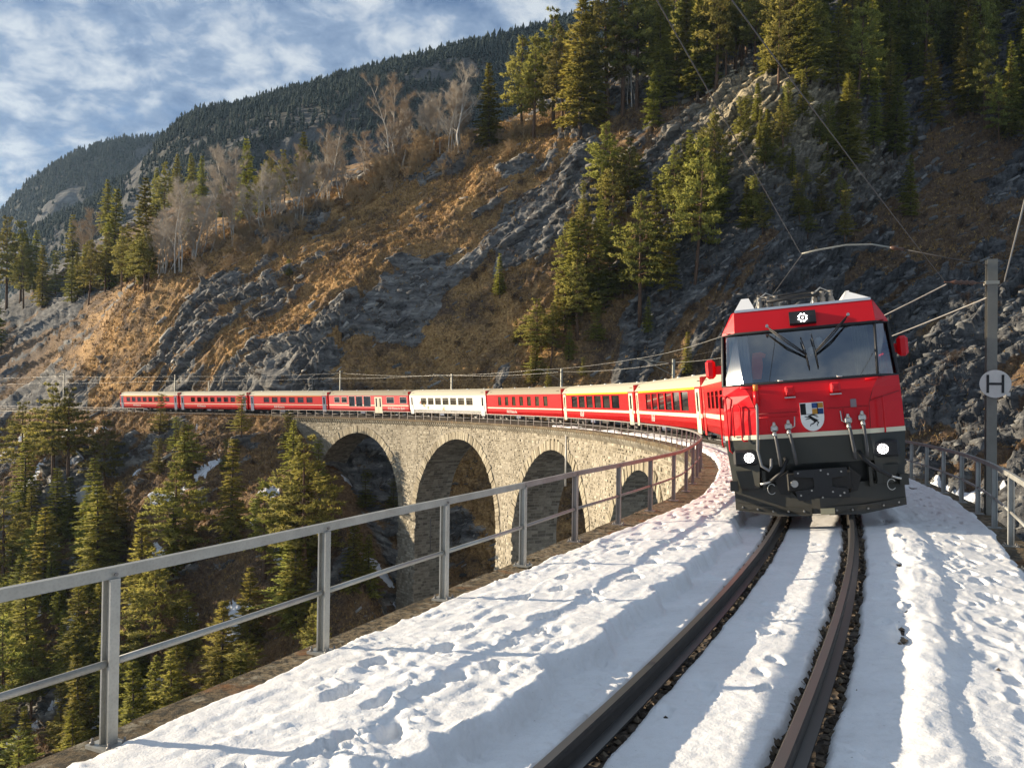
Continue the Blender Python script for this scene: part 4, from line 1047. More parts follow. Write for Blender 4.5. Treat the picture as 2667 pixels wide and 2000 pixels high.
    if text:
        ty = y0 + text[1]
        text_mesh('lettering', text[0], text[2], WHITE, bo, Matrix.Translation((-(HW + .008), ty, text[3])) @ SIDE_L)
    if arts:
        pm = Mat('painted_floral_art'); cc = pm.co()
        for (yc, zc, r_, colr, nm) in ((L - 4.2, 1.55, .55, (0.60, 0.42, 0.06), 0), (L - 3.2, 1.9, .42, (0.62, 0.06, 0.05), 1), (L - 5.2, 1.25, .40, (0.22, 0.33, 0.10), 2), (L * .52, 1.15, .55, (0.66, 0.50, 0.16), 3), (L - 4.8, 1.95, .3, (.12, .2, .1), 4)):
            b = MB(); rg = random.Random(nm); n_ = 9
            for k in range(n_):
                a = k * 2 * math.pi / n_ + rg.uniform(-.2, .2); r1 = r_ * rg.uniform(.6, 1.0)
                tip = (-(HW + .006), yc + math.cos(a) * r1, zc + math.sin(a) * r1 * .8)
                l_ = (-(HW + .006), yc + math.cos(a + .22) * r1 * .5, zc + math.sin(a + .22) * r1 * .42); r2 = (-(HW + .006), yc + math.cos(a - .22) * r1 * .5, zc + math.sin(a - .22) * r1 * .42)
                b.add([(-(HW + .006), yc, zc), l_, tip, r2], [(0, 1, 2, 3), (3, 2, 1, 0)])
            b.obj('painted_flower', simple('art_colour', colr, 0.5), bo)
    return rt
LOCO_S = 15.2
J = [44.82 + 18.914 * i for i in range(9)]        # coach joints
coach('red coach with cream roof coupled right behind the locomotive', LOCO_S + 15.75, J[0] - LOCO_S - 15.75, RED, ROOFC, nwin=5, win=(1.1, .9), door='red', stripe_h=.2, stripe_z=1.38)
coach('red first-class coach with yellow roof-line stripe and cream doors, nearest the locomotive', J[0], 18.9, RED, ROOFC, nwin=6, win=(1.72, .9), wz=(1.55, 2.62), stripe_h=.2, stripe_z=1.33, top=YEL, text=('RhB', 12.4, .62, .98), win_span=(2.5, 14.6))
coach('second red coach with a yellow stripe and cream doors, left of the nearest one', J[1], 18.9, RED, ROOFC, nwin=6, win=(1.72, .9), wz=(1.55, 2.60), stripe_h=.18, stripe_z=1.33, top=YEL, text=('RhB', 12.6, .62, .98), win_span=(2.9, 15.6))
coach('plain red coach with seven tall windows and a sandy roof, right of the white coach', J[2], 18.9, RED, ROOFG, nwin=7, win=(.95, .9), wz=(1.62, 2.62), stripe_h=.13, stripe_z=1.36, door=None, glass=GLASS2, text=('RhB Rhätische', 11.6, .46, .98), win_span=(2.4, 15.6))
coach('white coach with painted flowers in the middle of the red train', J[3], 18.9, WHITE, ROOFC, nwin=7, win=(1.42, .9), wz=(1.62, 2.50), stripe=None, door='white', glass=GLASS2, arts=True, win_span=(2.6, 15.4))
coach('faded red low-floor coach with tall windows and a cream double door', J[4], 18.9, RED2, ROOFG, spec=[(.35, 1.75, 1.75, 2.62), (3.0, 4.6, 1.75, 2.62), (8.2, 9.8, 1.25, 2.72), (10.1, 11.6, 1.25, 2.72), (11.9, 13.3, 1.25, 2.72), (13.8, 15.1, 1.8, 2.62), (15.6, 16.9, 1.8, 2.62)], stripe_h=.16, stripe_z=1.45, stripe=CREAM, door=None, text=('RhB Rhätische Bahn', 2.6, .46, 1.05))
coach('red coach with an orange line over six windows, left of the faded red coach', J[5], 18.9, RED, ROOFC, nwin=6, win=(1.35, .9), wz=(1.74, 2.58), stripe_h=.10, top=paint('orange_stripe_paint', (0.75, 0.24, 0.01), .4, .3, dirt_amt=0), door='blue', text=('RhB Rhätische', 11.0, .42, 1.06), win_span=(2.9, 15.0))
coach('red coach with grey-blue doors, second from the far end', J[6], 18.9, RED, ROOFC, nwin=7, win=(1.15, .9), wz=(1.74, 2.58), stripe_h=.10, door='blue', text=('RhB Rhätische', 12.2, .42, 1.06), win_span=(2.7, 15.4))
coach('last red coach at the far left end of the train', J[7], 18.9, RED, ROOFC, nwin=8, win=(1.15, .9), wz=(1.74, 2.58), stripe_h=.10, top=YEL, door='blue', text=('RhB Rhätische', 12.8, .42, 1.06), win_span=(2.2, 16.4))
# cream double door of the low-floor coach
lf = [o for o in bpy.data.objects if o.get('label', '').startswith('faded red')][0]
for k, yy in enumerate((6.35, 7.2)):
    b = MB(); b.box((-1.336, yy, 1.5), (.03, .82, 2.25), bev=.01); do = b.obj('door', CREAM, lf)
    b = MB(); b.box((-1.35, yy, 1.85), (.016, .3, 1.2), bev=.006); b.obj('door_window', GLASS, do)

# ------------------------------------------------------------------ locomotive
LM = chord_matrix(LOCO_S, LOCO_S + 15.4) @ Matrix.Translation((.10, 0, 0)); LO = root('electric_locomotive', 'bright red electric locomotive with lit headlights at the head of the train', 'locomotive', LM)
# cross sections of the cab: z, half-width side W, half-width of centre panel C, depth of centre panel yc, depth of corner ys
SEC = [(1.27, 1.33, .80, 0.02, .34), (1.72, 1.33, .82, 0.03, .37), (1.96, 1.325, .90, 0.06, .40), (2.13, 1.315, 1.00, 0.11, .40), (2.97, 1.27, 1.06, .42, .66), (3.02, 1.262, 1.06, .44, .67), (3.34, 1.10, 1.05, .58, .78)]
def ring(z, Wd, Cc, yc, ys, back=2.2): return [(-Wd, back, z), (-Wd, ys, z), (-Cc, yc, z), (Cc, yc, z), (Wd, ys, z), (Wd, back, z)]
rings = [ring(*q) for q in SEC]
b = MB()
def quad(i, k): b.add([rings[i][k], rings[i][k + 1], rings[i + 1][k + 1], rings[i + 1][k]], [(0, 1, 2, 3)])
for i in range(len(SEC) - 1):
    for k in range(5):
        if i == 3 and k in (1, 2, 3): continue       # windscreen opening
        quad(i, k)
body = b.obj('cab_shell', REDL, LO); fixn(body.data)
# windscreen glass inset slightly, with black rubber frame and window pillars
def ins(p, q, t): return tuple(a + (c_ - a) * t for a, c_ in zip(p, q))
bot, top_ = rings[3], rings[4]
m = Mat('windscreen_glass'); m.n.remove(m.b)
fr = m.n.new('ShaderNodeFresnel'); fr.inputs[0].default_value = 1.55
gl = m.n.new('ShaderNodeBsdfGlossy'); gl.inputs['Roughness'].default_value = 0.02; gl.inputs['Color'].default_value = (0.9, 0.95, 1, 1)
trn = m.n.new('ShaderNodeBsdfTransparent'); trn.inputs[0].default_value = (0.70, 0.74, 0.75, 1)
ms = m.n.new('ShaderNodeMixShader'); ad = m.math('ADD', m.math('MULTIPLY', fr.outputs[0], 0.9), 0.16); m.l.new(ad, ms.inputs[0]); m.l.new(trn.outputs[0], ms.inputs[1]); m.l.new(gl.outputs[0], ms.inputs[2]); m.l.new(ms.outputs[0], m.n['Material Output'].inputs[0]); WSG = m.m
dy = 0.03
def off_(p, d): return (p[0] * (1 - d * .6), p[1] + d, p[2])
gpts_b = [off_(bot[k], dy) for k in (1, 2, 3, 4)]; gpts_t = [off_(top_[k], dy) for k in (1, 2, 3, 4)]
for k in range(3):
    p = MB(); p.add([gpts_b[k], gpts_b[k + 1], gpts_t[k + 1], gpts_t[k]], [(0, 1, 2, 3)]); p.obj('windscreen_pane', WSG, body)
fr_ = MB(); loop = [bot[1], bot[2], bot[3], bot[4], top_[4], top_[3], top_[2], top_[1]]
fr_.tube([(x * .995, y + .012, z) for x, y, z in loop], .026, 6, closed=True); fr_.obj('windscreen_seal', BLACK, body)
for k in (2,):
    p = MB(); p.tube([off_(bot[3], .02), off_(top_[3], .02)], .02, 6); p.obj('windscreen_pillar', BLACK, body)
# cab interior: back wall, desk, curtains, hanging vest
INT = simple('cab_interior_dark', (0.020, 0.024, 0.024), 0.7); CURT = simple('grey_curtain', (0.50, 0.52, 0.56), 0.9); CURT2 = simple('olive_curtain', (0.10, 0.10, 0.06), 0.9); VEST = simple('orange_vest', (0.85, 0.13, 0.02), 0.7)
p = MB(); p.add([(-1.2, 1.6, 1.3), (1.2, 1.6, 1.3), (1.2, 1.6, 3.2), (-1.2, 1.6, 3.2)], [(0, 1, 2, 3)]); p.obj('cab_back_wall', INT, body)
p = MB(); p.box((0, .80, 2.03), (2.3, .75, .18), bev=.05); p.box((.1, .62, 2.15), (1.2, .35, .10), bev=.03); p.obj('driving_desk', simple('desk_dark_green', (0.022, 0.032, 0.028), .5), body)
p = MB(); p.add([(-1.2, .5, 3.0), (1.2, .5, 3.0), (1.2, 1.6, 3.0), (-1.2, 1.6, 3.0)], [(0, 1, 2, 3)]); p.obj('cab_ceiling', INT, body)
def curtain(x0, x1, y0, y1, z0, z1, mat, folds):
    p = MB(); n = folds * 4; vs = []
    for k in range(n + 1):
        t = k / n; w_ = .03 * math.sin(k * math.pi / 2); vs += [(x0 + (x1 - x0) * t + w_ * .3, y0 + (y1 - y0) * t + w_, z0), (x0 + (x1 - x0) * t * .9 + w_ * .3, y0 + (y1 - y0) * t + w_ + .12, z1)]
    p.add(vs, [(2 * k, 2 * k + 2, 2 * k + 3, 2 * k + 1) for k in range(n)], True); p.obj('curtain', mat, body)
curtain(-1.17, -.83, .56, .50, 2.10, 2.95, CURT, 6); curtain(.72, .98, .50, .54, 2.10, 2.95, CURT2, 5)
p = MB(); p.prism([(-.86, 2.22), (-.70, 2.22), (-.66, 2.42), (-.66, 2.56), (-.73, 2.60), (-.82, 2.57)], 1, .58, .66); p.prism([(-.82, 2.575), (-.62, 2.56), (-.60, 2.62), (-.68, 2.66), (-.80, 2.65)], 1, .56, .70); vo = p.obj('hanging_vest', VEST, body); fixn(vo.data)
for (x, z) in ((.22, 2.74), (.10, 2.60)):
    p = MB(); p.tube([(x, .5, z - .07), (x, .5, z - .03), (x, .5, z + .04), (x, .5, z + .07)], [.02, .05, .055, .02], 10); p.obj('mug', simple('white_cup', (.7, .7, .66), .5), body)
# main body behind the cab
b = MB(); prof = [(-1.33, 1.0), (1.33, 1.0), (1.33, 2.13), (1.265, 2.97), (1.09, 3.33), (-1.09, 3.33), (-1.265, 2.97), (-1.33, 2.13)]
b.prism(prof, 1, 2.2, 15.2); o = b.obj('machine_room_body', REDL, LO); fixn(o.data)
b = MB()
for x in (-1.335, 1.335):
    for y in np.arange(3.4, 14, 1.1): b.box((x, y, 2.3), (.02, .85, .5))
b.obj('air_grilles', BLACK, o)
o['label'] = 'long red loco body behind the cab'
b = MB()
for x in (-1.338, 1.338): b.box((x, 8.7, 1.30), (.012, 13, .075))
b.obj('side_stripe', CREAM, o)
# roof: white deck with raised fairings
b = MB(); b.prism([(-1.04, .57), (1.04, .57), (1.04, 15.1), (-1.04, 15.1)], 2, 3.335, 3.375); ro = b.obj('roof', ROOFW, LO); fixn(ro.data)
for sg, (xa, xb, xc, zt) in ((-1, (-1.03, -.72, -.86, 3.60)), (1, (1.03, .62, .72, 3.56))):
    b = MB(); y0_, y1_ = .60, 14.6
    pr = [(xa, 3.376), (xb, 3.376), (xc + (.06 if sg > 0 else .06), zt), (xc - (.06 if sg < 0 else -.0), zt)]
    vs = [(x, y0_, z) if z < 3.4 else (x, y0_ + .35, z) for x, z in pr] + [(x, y1_, z) for x, z in pr]
    b.add(vs, [(0, 1, 2, 3), (7, 6, 5, 4), (0, 4, 5, 1), (1, 5, 6, 2), (2, 6, 7, 3), (3, 7, 4, 0)]); o = b.obj('roof_fairing', ROOFW, ro); fixn(o.data)
# folded pantograph and its gear
PZ = .20
b = MB(); b.tube([(-.62, 2.4, 3.52 + PZ), (.50, 2.4, 3.56 + PZ)], .018, 6); b.tube([(-.66, 2.7, 3.60 + PZ), (.55, 2.7, 3.64 + PZ)], .028, 6); b.tube([(-.5, 2.1, 3.45 + PZ), (.4, 2.2, 3.50 + PZ)], .03, 8)
for x_ in (-.5, -.1, .35): b.tube([(x_, 2.3, 3.37), (x_, 2.3, 3.5 + PZ)], .035, 6)
pg = b.obj('pantograph_frame', BLACK, ro)
for x in (-.52, .42):
    b = MB(); b.tube([(x - .18, 2.1, 3.40 + PZ * .6), (x - .12, 2.2, 3.52 + PZ), (x + .02, 2.35, 3.64 + PZ), (x + .18, 2.4, 3.56 + PZ), (x + .27, 2.4, 3.40 + PZ * .6)], .012, 6); b.obj('pantograph_cable', simple('pale_cable', (.45, .44, .40), .5), pg)
    for dx in (-.10, .04, .18):
        b = MB(); b.tube([(x + dx, 2.25, 3.38), (x + dx, 2.25, 3.44 + PZ), (x + dx, 2.25, 3.46 + PZ), (x + dx, 2.25, 3.50 + PZ), (x + dx, 2.25, 3.52 + PZ), (x + dx, 2.25, 3.56 + PZ)], [.05, .05, .03, .05, .03, .05], 8); b.obj('insulator', simple('brown_grey_insulator', (.22, .20, .17), .35), pg)
b = MB()
for (p0, p1) in (((-.3, 2.6, 3.42), (-.25, 5.2, 4.0)), ((.3, 2.6, 3.42), (.25, 5.2, 4.0)), ((0, 5.2, 4.0), (0, 3.0, 3.66))): b.tube([p0, p1], .02, 6)
# raised pantograph farther back
b = MB(); b.tube([(-.35, 11.6, 3.4), (0, 9.9, 4.0), (.0, 11.0, 4.52)], .03, 6); b.tube([(.35, 11.6, 3.4), (0, 9.9, 4.0)], .03, 6); b.tube([(-.85, 11.0, 4.40), (-.6, 11.0, 4.53), (.6, 11.0, 4.53), (.85, 11.0, 4.40)], .025, 6); b.obj('raised_pantograph', BLACK, ro)
# roof light box with nine LEDs
b = MB(); b.box((.0, .455, 3.14), (.40, .08, .21), Matrix.Rotation(R(-22), 3, 'X')); hb = b.obj('roof_lamp_housing', BLACK, body)
def led_cluster(cx_, y, cz, r_, par, n=8, tilt=0.0, dot=.016):
    for k in range(n + 1):
        a = 2 * math.pi * k / n + .35; x, z = (cx_, cz) if k == n else (cx_ + r_ * math.cos(a), cz + r_ * math.sin(a))
        b = MB(); yy = y + (z - cz) * tilt; b.tube([(x, yy, z), (x, yy - .012, z)], dot, 8, sm=False); b.obj('led', LAMP, par)
led_cluster(0, .40, 3.14, .060, hb, 8, .41, .014)
# cream line and grey front apron
b = MB(); pts = [(-1.335, .9), (-1.335, .335), (-.80, .012), (.80, .012), (1.335, .335), (1.335, .9)]
def band(pts, z0, z1, d=0.0):
    q = MB(); n = len(pts); q.add([(x, y, z0) for x, y in pts] + [(x, y, z1) for x, y in pts], [(k, k + 1, n + k + 1, n + k) for k in range(n - 1)]); return q
b = band([(-1.337, 2.2), (-1.337, .333), (-.802, .010), (.802, .010), (1.337, .333), (1.337, 2.2)], 1.265, 1.335); o = b.obj('cream_line', CREAM, LO); fixn(o.data)
ap = MB()
top5 = [(-1.33, 2.2), (-1.33, .335), (-.80, .02), (.80, .02), (1.33, .335), (1.33, 2.2)]
low5 = [(-1.27, 2.2), (-1.26, .34), (-.86, .10), (.86, .10), (1.26, .34), (1.27, 2.2)]
zt_, zl_ = 1.262, .50
for k in (0, 1, 3, 4):
    ap.add([(*top5[k], zt_), (*top5[k + 1], zt_), (*low5[k + 1], zl_), (*low5[k], zl_)], [(0, 1, 2, 3)])
ap.add([(-.80, .02, 1.262), (.80, .02, 1.262), (.82, .05, .86), (-.82, .05, .86)], [(0, 1, 2, 3)])
ap.add([(-.82, .05, .86), (.82, .05, .86), (.82, .45, .84), (-.82, .45, .84)], [(0, 1, 2, 3)])
ap.add([(-.84, .45, .84), (.84, .45, .84), (.84, .45, .3), (-.84, .45, .3)], [(0, 1, 2, 3)])
for sg in (-1, 1): ap.add([(sg * .82, .05, .86), (sg * .84, .08, .50), (sg * .84, .45, .5), (sg * .82, .45, .86)], [(0, 1, 2, 3), (3, 2, 1, 0)])
apo = ap.obj('front_apron', GREYP, LO)
# headlights
for sg, cxx, czz in ((-1, -1.00, .985), (1, .98, 1.02)):
    b = MB(); b.box((cxx, .17, czz), (.44, .22, .25), bev=.035); ho = b.obj('headlight', BLACK, apo)
    led_cluster(cxx - .02 * sg, .058, czz, .068, ho, 14, 0, .0095)
    for k in range(6):
        a = 2 * math.pi * k / 6; q = MB(); q.tube([(cxx - .02 * sg + .038 * math.cos(a), .058, czz + .038 * math.sin(a)), (cxx - .02 * sg + .038 * math.cos(a),   .046, czz + .038 * math.sin(a))], .0105, 8, sm=False); q.obj('led', LAMP, ho)
    # bracket beneath
    b = MB(); b.prism([(cxx - .2, .78), (cxx + .2, .78), (cxx + .10, .50), (cxx - .14, .50)], 1, .14, .30); o = b.obj('step_bracket', GREYP, apo); fixn(o.data)
    b = MB(); b.box((cxx - sg * .22, .16, .62), (.05, .26, .30)); b.obj('step_bracket', GREYP, apo); b = MB(); b.box((cxx + sg * .24, .16, .55), (.12, .2, .16)); b.obj('foot_step', GREYP, apo)
# snow plough: angled blades with bolts
PL = root if False else None
b = MB()
bl = {-1: [(-1.25, .30, .545), (-.42, .05, .545), (-.16, -.10, .36), (-.16, -.10, .16), (-.16, -.10, .09), (-1.25, .28, .18)], 1: [(1.25, .30, .56), (.46, .05, .545), (.2, -.10, .36), (.0, -.12, .2), (.0, -.12, .10), (1.25, .28, .19)]}
left = [(-1.25, .30, .54), (-.50, .06, .54), (-.30, .0, .33), (.0, -.10, .33), (.0, -.10, .10), (-.55, .04, .085), (-1.25, .28, .19)]
right = [(1.25, .30, .56), (.56, .06, .54), (.40, .0, .33), (.0, -.10, .33), (.0, -.10, .10), (.55, .04, .10), (1.25, .28, .21)]
for P in (left, right):
    q = MB(); q.add(P + [(x, y + .03, z) for x, y, z in P], [tuple(range(7)), tuple(range(13, 6, -1))] + [(k, (k + 1) % 7, 7 + (k + 1) % 7, 7 + k) for k in range(7)]); o = q.obj('snow_plough_blade', GREYP, LO); fixn(o.data)
    sg = -1 if P is left else 1
    strip = MB(); S_ = [(sg * 1.25, .272, .27), (sg * .62, .05, .20), (sg * .12, -.085, .20), (sg * .12, -.085, .075), (sg * .6, .045, .06), (sg * 1.25, .272, .155)]
    strip.add([(x, y - .012, z) for x, y, z in S_] + [(x, y + .004, z) for x, y, z in S_], [tuple(range(6)), tuple(range(11, 5, -1))] + [(k, (k + 1) % 6, 6 + (k + 1) % 6, 6 + k) for k in range(6)]); so = strip.obj('wear_strip', GREYP, o); fixn(so.data)
    for t in (.10, .30, .50, .70, .9):
        x = sg * (1.25 - t * 1.13); y = np.interp(abs(x), [.12, .62, 1.25], [-.085, .05, .272]) - .012; z = np.interp(abs(x), [.12, .62, 1.25], [.145, .13, .215])
        q = MB(); q.tube([(x, y, z), (x, y - .022, z)], [.019, .012], 8, sm=False); q.obj('plough_bolt', STEEL, so)
q = MB(); q.box((.10, -.115, .135), (.20, .012, .09)); q.obj('bright_wear_plate', simple('worn_brass_steel', (.55, .48, .30), .4, .5), LO)
# coupler
CP = MB(); CP.box((.02, .18, .58), (.95, .4, .30), bev=.03); cpo = CP.obj('coupler_box', UNDER, LO)
q = MB(); q.prism([(-.34, .76), (.42, .78), (.42, .66), (.20, .63), (.20, .50), (.42, .46), (.44, .33), (-.30, .30), (-.34, .44), (-.06, .48), (-.06, .64), (-.34, .67)], 1, -.06, -.02); o = q.obj('coupler_plate', simple('black_steel_plate', (.022, .023, .025), .35, .4), cpo); fixn(o.data)
for (x, z) in ((-.28, .72), (.05, .75), (.34, .72), (-.26, .38), (.05, .34), (.36, .40), (.15, .69), (-.1, .45), (.3, .36), (.2, .42)):
    q = MB(); q.tube([(x, -.06, z), (x, -.075, z)], .014, 8, sm=False); q.obj('plate_bolt', STEEL, cpo)
q = MB(); q.tube([(-.34, -.0, .56), (-.34, -.07, .56)], .055, 12); q.obj('buffer_head', STEEL, cpo)
q = MB(); q.prism([(-.62, .62), (-.42, .76), (-.42, .40), (-.55, .40)], 1, .0, .14); o = q.obj('coupler_flank', UNDER, cpo); fixn(o.data)
q = MB(); q.prism([(.62, .64), (.46, .78), (.46, .40), (.56, .42)], 1, .0, .14); o = q.obj('coupler_flank', UNDER, cpo); fixn(o.data)
# brake hoses with cocks
HOSE = simple('grey_rubber_hose', (.06, .06, .062), .5); SILV = simple('cast_silver', (.55, .54, .50), .35, .8)
for (x, zt2, xe) in ((-.57, 1.40, -.52), (-.36, 1.42, -.29), (.50, 1.46, .55), (.70, 1.49, .72)):
    h = MB(); h.tube([(x, -.03, zt2), (x, -.10, zt2 - .06), (x + (xe - x) * .3, -.13, zt2 - .16), (x + (xe - x) * .8, -.14, zt2 - .42), (xe, -.10, zt2 - .56)], .026, 8); hs = h.obj('brake_hose', HOSE, LO)
    h = MB(); h.box((x, -.045, zt2 + .02), (.11, .08, .09), bev=.02); h.tube([(x, -.05, zt2 + .06), (x, -.06, zt2 + .12)], [.035, .02], 8); h.tube([(x, -.08, zt2 - .04), (x, -.11, zt2 - .10)], .034, 8); h.obj('brake_cock', SILV, hs)
    h = MB(); sgn = -1 if x in (-.57, .50) else 1; h.tube([(x + sgn * .05, -.06, zt2), (x + sgn * .09, -.06, zt2 + .02), (x + sgn * .10, -.05, zt2 + .17)], .010, 6); h.obj('cock_lever', SILV if x in (-.36, .50) else REDL, hs)
h = MB(); h.tube([(-.80, -.02, 1.92), (-.80, -.06, 1.75), (-.81, -.08, 1.5), (-.84, -.08, 1.1), (-.80, -.1, .86), (-.70, -.1, .78), (-.66, -.06, .84), (-.65, .02, .95)], .022, 8); hs = h.obj('jumper_cable', simple('light_grey_cable', (.20, .20, .20), .45), LO)
h = MB(); h.tube([(-.80, -.02, 1.80), (-.80, -.03, 2.02)], .045, 10); h.box((-.80, .0, 1.95), (.15, .05, .06)); h.obj('cable_socket', REDL, hs)
h = MB(); h.tube([(-.80, -.03, 2.02), (-.80, -.03, 2.12)], .038, 10); h.obj('socket_cap', simple('orange_cap', (.72, .22, .03), .5), hs)
for pts in ([(-.45, .05, .95), (-.43, -.05, .92), (-.52, -.10, .74), (-.68, -.12, .62)], [(.62, .0, 1.0), (.68, -.08, .88), (.86, -.1, .72), (1.02, -.1, .62)]):
    h = MB(); h.tube(pts, .03, 8); hh = h.obj('coupling_cable', BLACK, LO)
    e = pts[-1]; h = MB(); h.tube([e, (e[0] + (.10 if e[0] > 0 else -.08), e[1], e[2] - .03), (e[0] + (.14 if e[0] > 0 else -.16), e[1], e[2] - .04)], .018, 6); h.obj('cable_hook', SILV, hh)
    h = MB(); h.tube([(e[0] + .06 * math.cos(a), e[1], e[2] - .12 + .08 * math.sin(a)) for a in np.linspace(.6, 5.6, 12)], .006, 5); h.obj('cable_ring', SILV, hh)
# marker lamps, grab irons, plate, door lines
for (x, z) in ((-.30, 1.985), (.36, 1.99)):
    h = MB(); h.box((x, -.01, z), (.145, .14, .16), bev=.025); h.box((x, -.07, z + .01), (.09, .03, .08), bev=.012); mo = h.obj('marker_lamp', REDL, LO)
    h = MB(); h.box((x, -.03, z - .10), (.16, .10, .02)); h.obj('marker_lamp_ledge', STEEL, mo)
for (x, z) in ((-.42, 2.155), (.44, 2.155)):
    h = MB(); h.tube([(x - .04, .04, z), (x + .04, .04, z)], .014, 6); h.obj('washer_jet', SILV, LO)
h = MB(); h.box((.60, .012, 1.735), (.085, .02, .125), bev=.006); h.obj('number_plate', simple('grey_plate', (.22, .17, .18), .5), LO)
def iron(pts, mat=REDL): h = MB(); h.tube(pts, .013, 6); h.obj('grab_iron', mat, LO)
iron([(-1.18, .22, 1.32), (-1.18, .16, 1.36), (-1.18, .16, 1.78), (-1.15, .15, 1.83), (-1.09, .12, 1.83), (-1.06, .10, 1.78), (-1.06, .10, 1.28), (-1.04, .09, 1.25), (-.98, .07, 1.25)])
iron([(-1.36, .40, 1.15), (-1.38, .38, 1.2), (-1.38, .38, 1.95), (-1.34, .34, 2.0), (-1.28, .28, 1.95), (-1.27, .28, 1.1), (-1.22, .26, 1.05)])
iron([(1.02, .10, 1.80), (1.02, .07, 1.76), (1.02, .07, 1.30), (1.02, .10, 1.27)])
for z, d in ((1.60, .0),):
    h = MB(); h.tube([(-.82, .018, z), (-.20, .016, z)], .006, 4); h.obj('hatch_edge', REDL, LO); h = MB(); h.tube([(.60, .016, z + .04), (1.0, .14, z + .04)], .006, 4); h.obj('hatch_edge', REDL, LO)
iron([(-1.1, .30, 2.10), (-1.0, .08, 2.085), (-.72, .06, 2.085)]); iron([(1.12, .28, 2.10), (1.02, .09, 2.085), (.80, .06, 2.085)])
# panel seams on the nose, drawn as thin dark red lines
SEAM = simple('seam_dark_red', (.20, .004, .006), .6)
for pts in ([(-.812, .016, 1.34), (-.822, .024, 1.72), (-.90, .052, 1.95)], [(.812, .016, 1.34), (.822, .024, 1.72), (.90, .052, 1.95)], [(-.80, .014, 1.66), (-.22, .014, 1.66)], [(.22, .014, 1.68), (.80, .014, 1.68)], [(-1.30, .36, 1.80), (-.84, .030, 1.76)], [(1.30, .36, 1.88), (.84, .032, 1.76)], [(-.95, .46, 3.30), (.95, .46, 3.30)][:0] or [(0.45, .014, 1.40), (.45, .018, 1.66)]):
    h = MB(); h.tube(pts, .005, 4); h.obj('panel_seam', SEAM, LO)
# mirrors
for sg, x, z in ((-1, -1.50, 2.45), (1, 1.46, 2.58)):
    h = MB(); h.box((x, .75, z), (.16, .13, .32), bev=.045); mo = h.obj('wing_mirror', REDL, LO)
    h = MB(); h.box((x - sg * .16, .85, z - .02), (.22, .05, .14)); h.obj('mirror_arm', REDL, mo)
# wipers
for sg, A, B, C_, D_ in ((-1, (-.55, .30, 3.04), (.0, .22, 2.55), (-.06, .30, 2.82), (.03, .18, 2.30)), (1, (.66, .30, 3.10), (.14, .22, 2.58), (.10, .30, 2.86), (.16, .18, 2.32))):
    h = MB()
    for dz in (0, -.055): h.tube([(A[0] + dz * sg * .6, A[1] + .02, A[2] + dz), (A[0] * .5 + B[0] * .5, A[1] * .5 + B[1] * .5 - .03, (A[2] + B[2]) / 2 + dz * .8), (B[0], B[1], B[2] + dz * .4)], .011, 5)
    h.tube([C_, B, D_], .010, 5); wo = h.obj('wiper', BLACK, LO)
    h = MB(); h.tube([A, (A[0], A[1] - .04, A[2] + .01)], .025, 8); h.obj('wiper_pivot', STEEL, wo)
# crest: shield with black-white, blue-gold quarters and a leaping ibex
YF = -.012
def shield_outline(sc=1.0):
    pts = [(-.165, .205), (.165, .205)] + [(.165 * math.cos(a) if a > 0.0 else .165, -.02 - .20 * math.sin(a)) for a in np.linspace(0.0, math.pi / 2, 8)]
    pts += [(-x, z) for x, z in reversed(pts[2:-1])]
    return [(x * sc, z * sc) for x, z in pts]
SC_Z, SC_X = 1.575, .0
CR = MB(); CR.prism([(SC_X + x, SC_Z + z) for x, z in shield_outline(1.03)], 1, YF, .03); cro = CR.obj('crest_shield', simple('crest_white', (.80, .79, .74), .35), LO); fixn(cro.data)
def flat(name, poly, mat, y=YF - .004): q = MB(); q.add([(SC_X + x, y, SC_Z + z) for x, z in poly], [tuple(range(len(poly))), tuple(range(len(poly)))[::-1]]); q.obj(name, mat, cro)
CBK = simple('crest_black', (.012, .012, .012), .35); CBL = simple('crest_blue', (.03, .10, .32), .35); CGO = simple('crest_gold', (.80, .42, .06), .35)
flat('crest_black_field', [(-.165, .20), (-.085, .20), (-.085, .035), (-.165, .035)], CBK)
for (x0_, x1_, z0_, z1_, mt) in ((.003, .078, .124, .20, CBL), (.090, .165, .124, .20, CGO), (.003, .078, .035, .112, CGO), (.090, .165, .035, .112, CBL)): flat('crest_quarter', [(x0_, z0_), (x1_, z0_), (x1_, z1_), (x0_, z1_)], mt)
flat('crest_cross', [(.078, .20), (.090, .20), (.090, .035), (.078, .035)], CBK, YF - .003); flat('crest_divider', [(-.165, .035), (.165, .035), (.165, .029), (-.165, .029)], CBK)
def stroke(name, pts, w0, w1):
    q = MB(); n = len(pts); vs = []
    for i, (x, z) in enumerate(pts):
        a, c_ = pts[max(0, i - 1)], pts[min(n - 1, i + 1)]; dx, dz = c_[0] - a[0], c_[1] - a[1]; L_ = math.hypot(dx, dz); w_ = w0 + (w1 - w0) * i / (n - 1)
        vs += [(SC_X + x - dz / L_ * w_, YF - .005, SC_Z + z + dx / L_ * w_), (SC_X + x + dz / L_ * w_, YF - .005, SC_Z + z - dx / L_ * w_)]
    q.add(vs, [(2 * i, 2 * i + 1, 2 * i + 3, 2 * i + 2) for i in range(n - 1)] + [(2 * i + 2, 2 * i + 3, 2 * i + 1, 2 * i) for i in range(n - 1)]); q.obj(name, CBK, cro)
stroke('ibex_body', [(.055, -.075), (.015, -.05), (-.02, -.02), (-.04, .0)], .026, .017); stroke('ibex_head', [(-.035, -.005), (-.03, .012), (-.06, .004)], .014, .008)
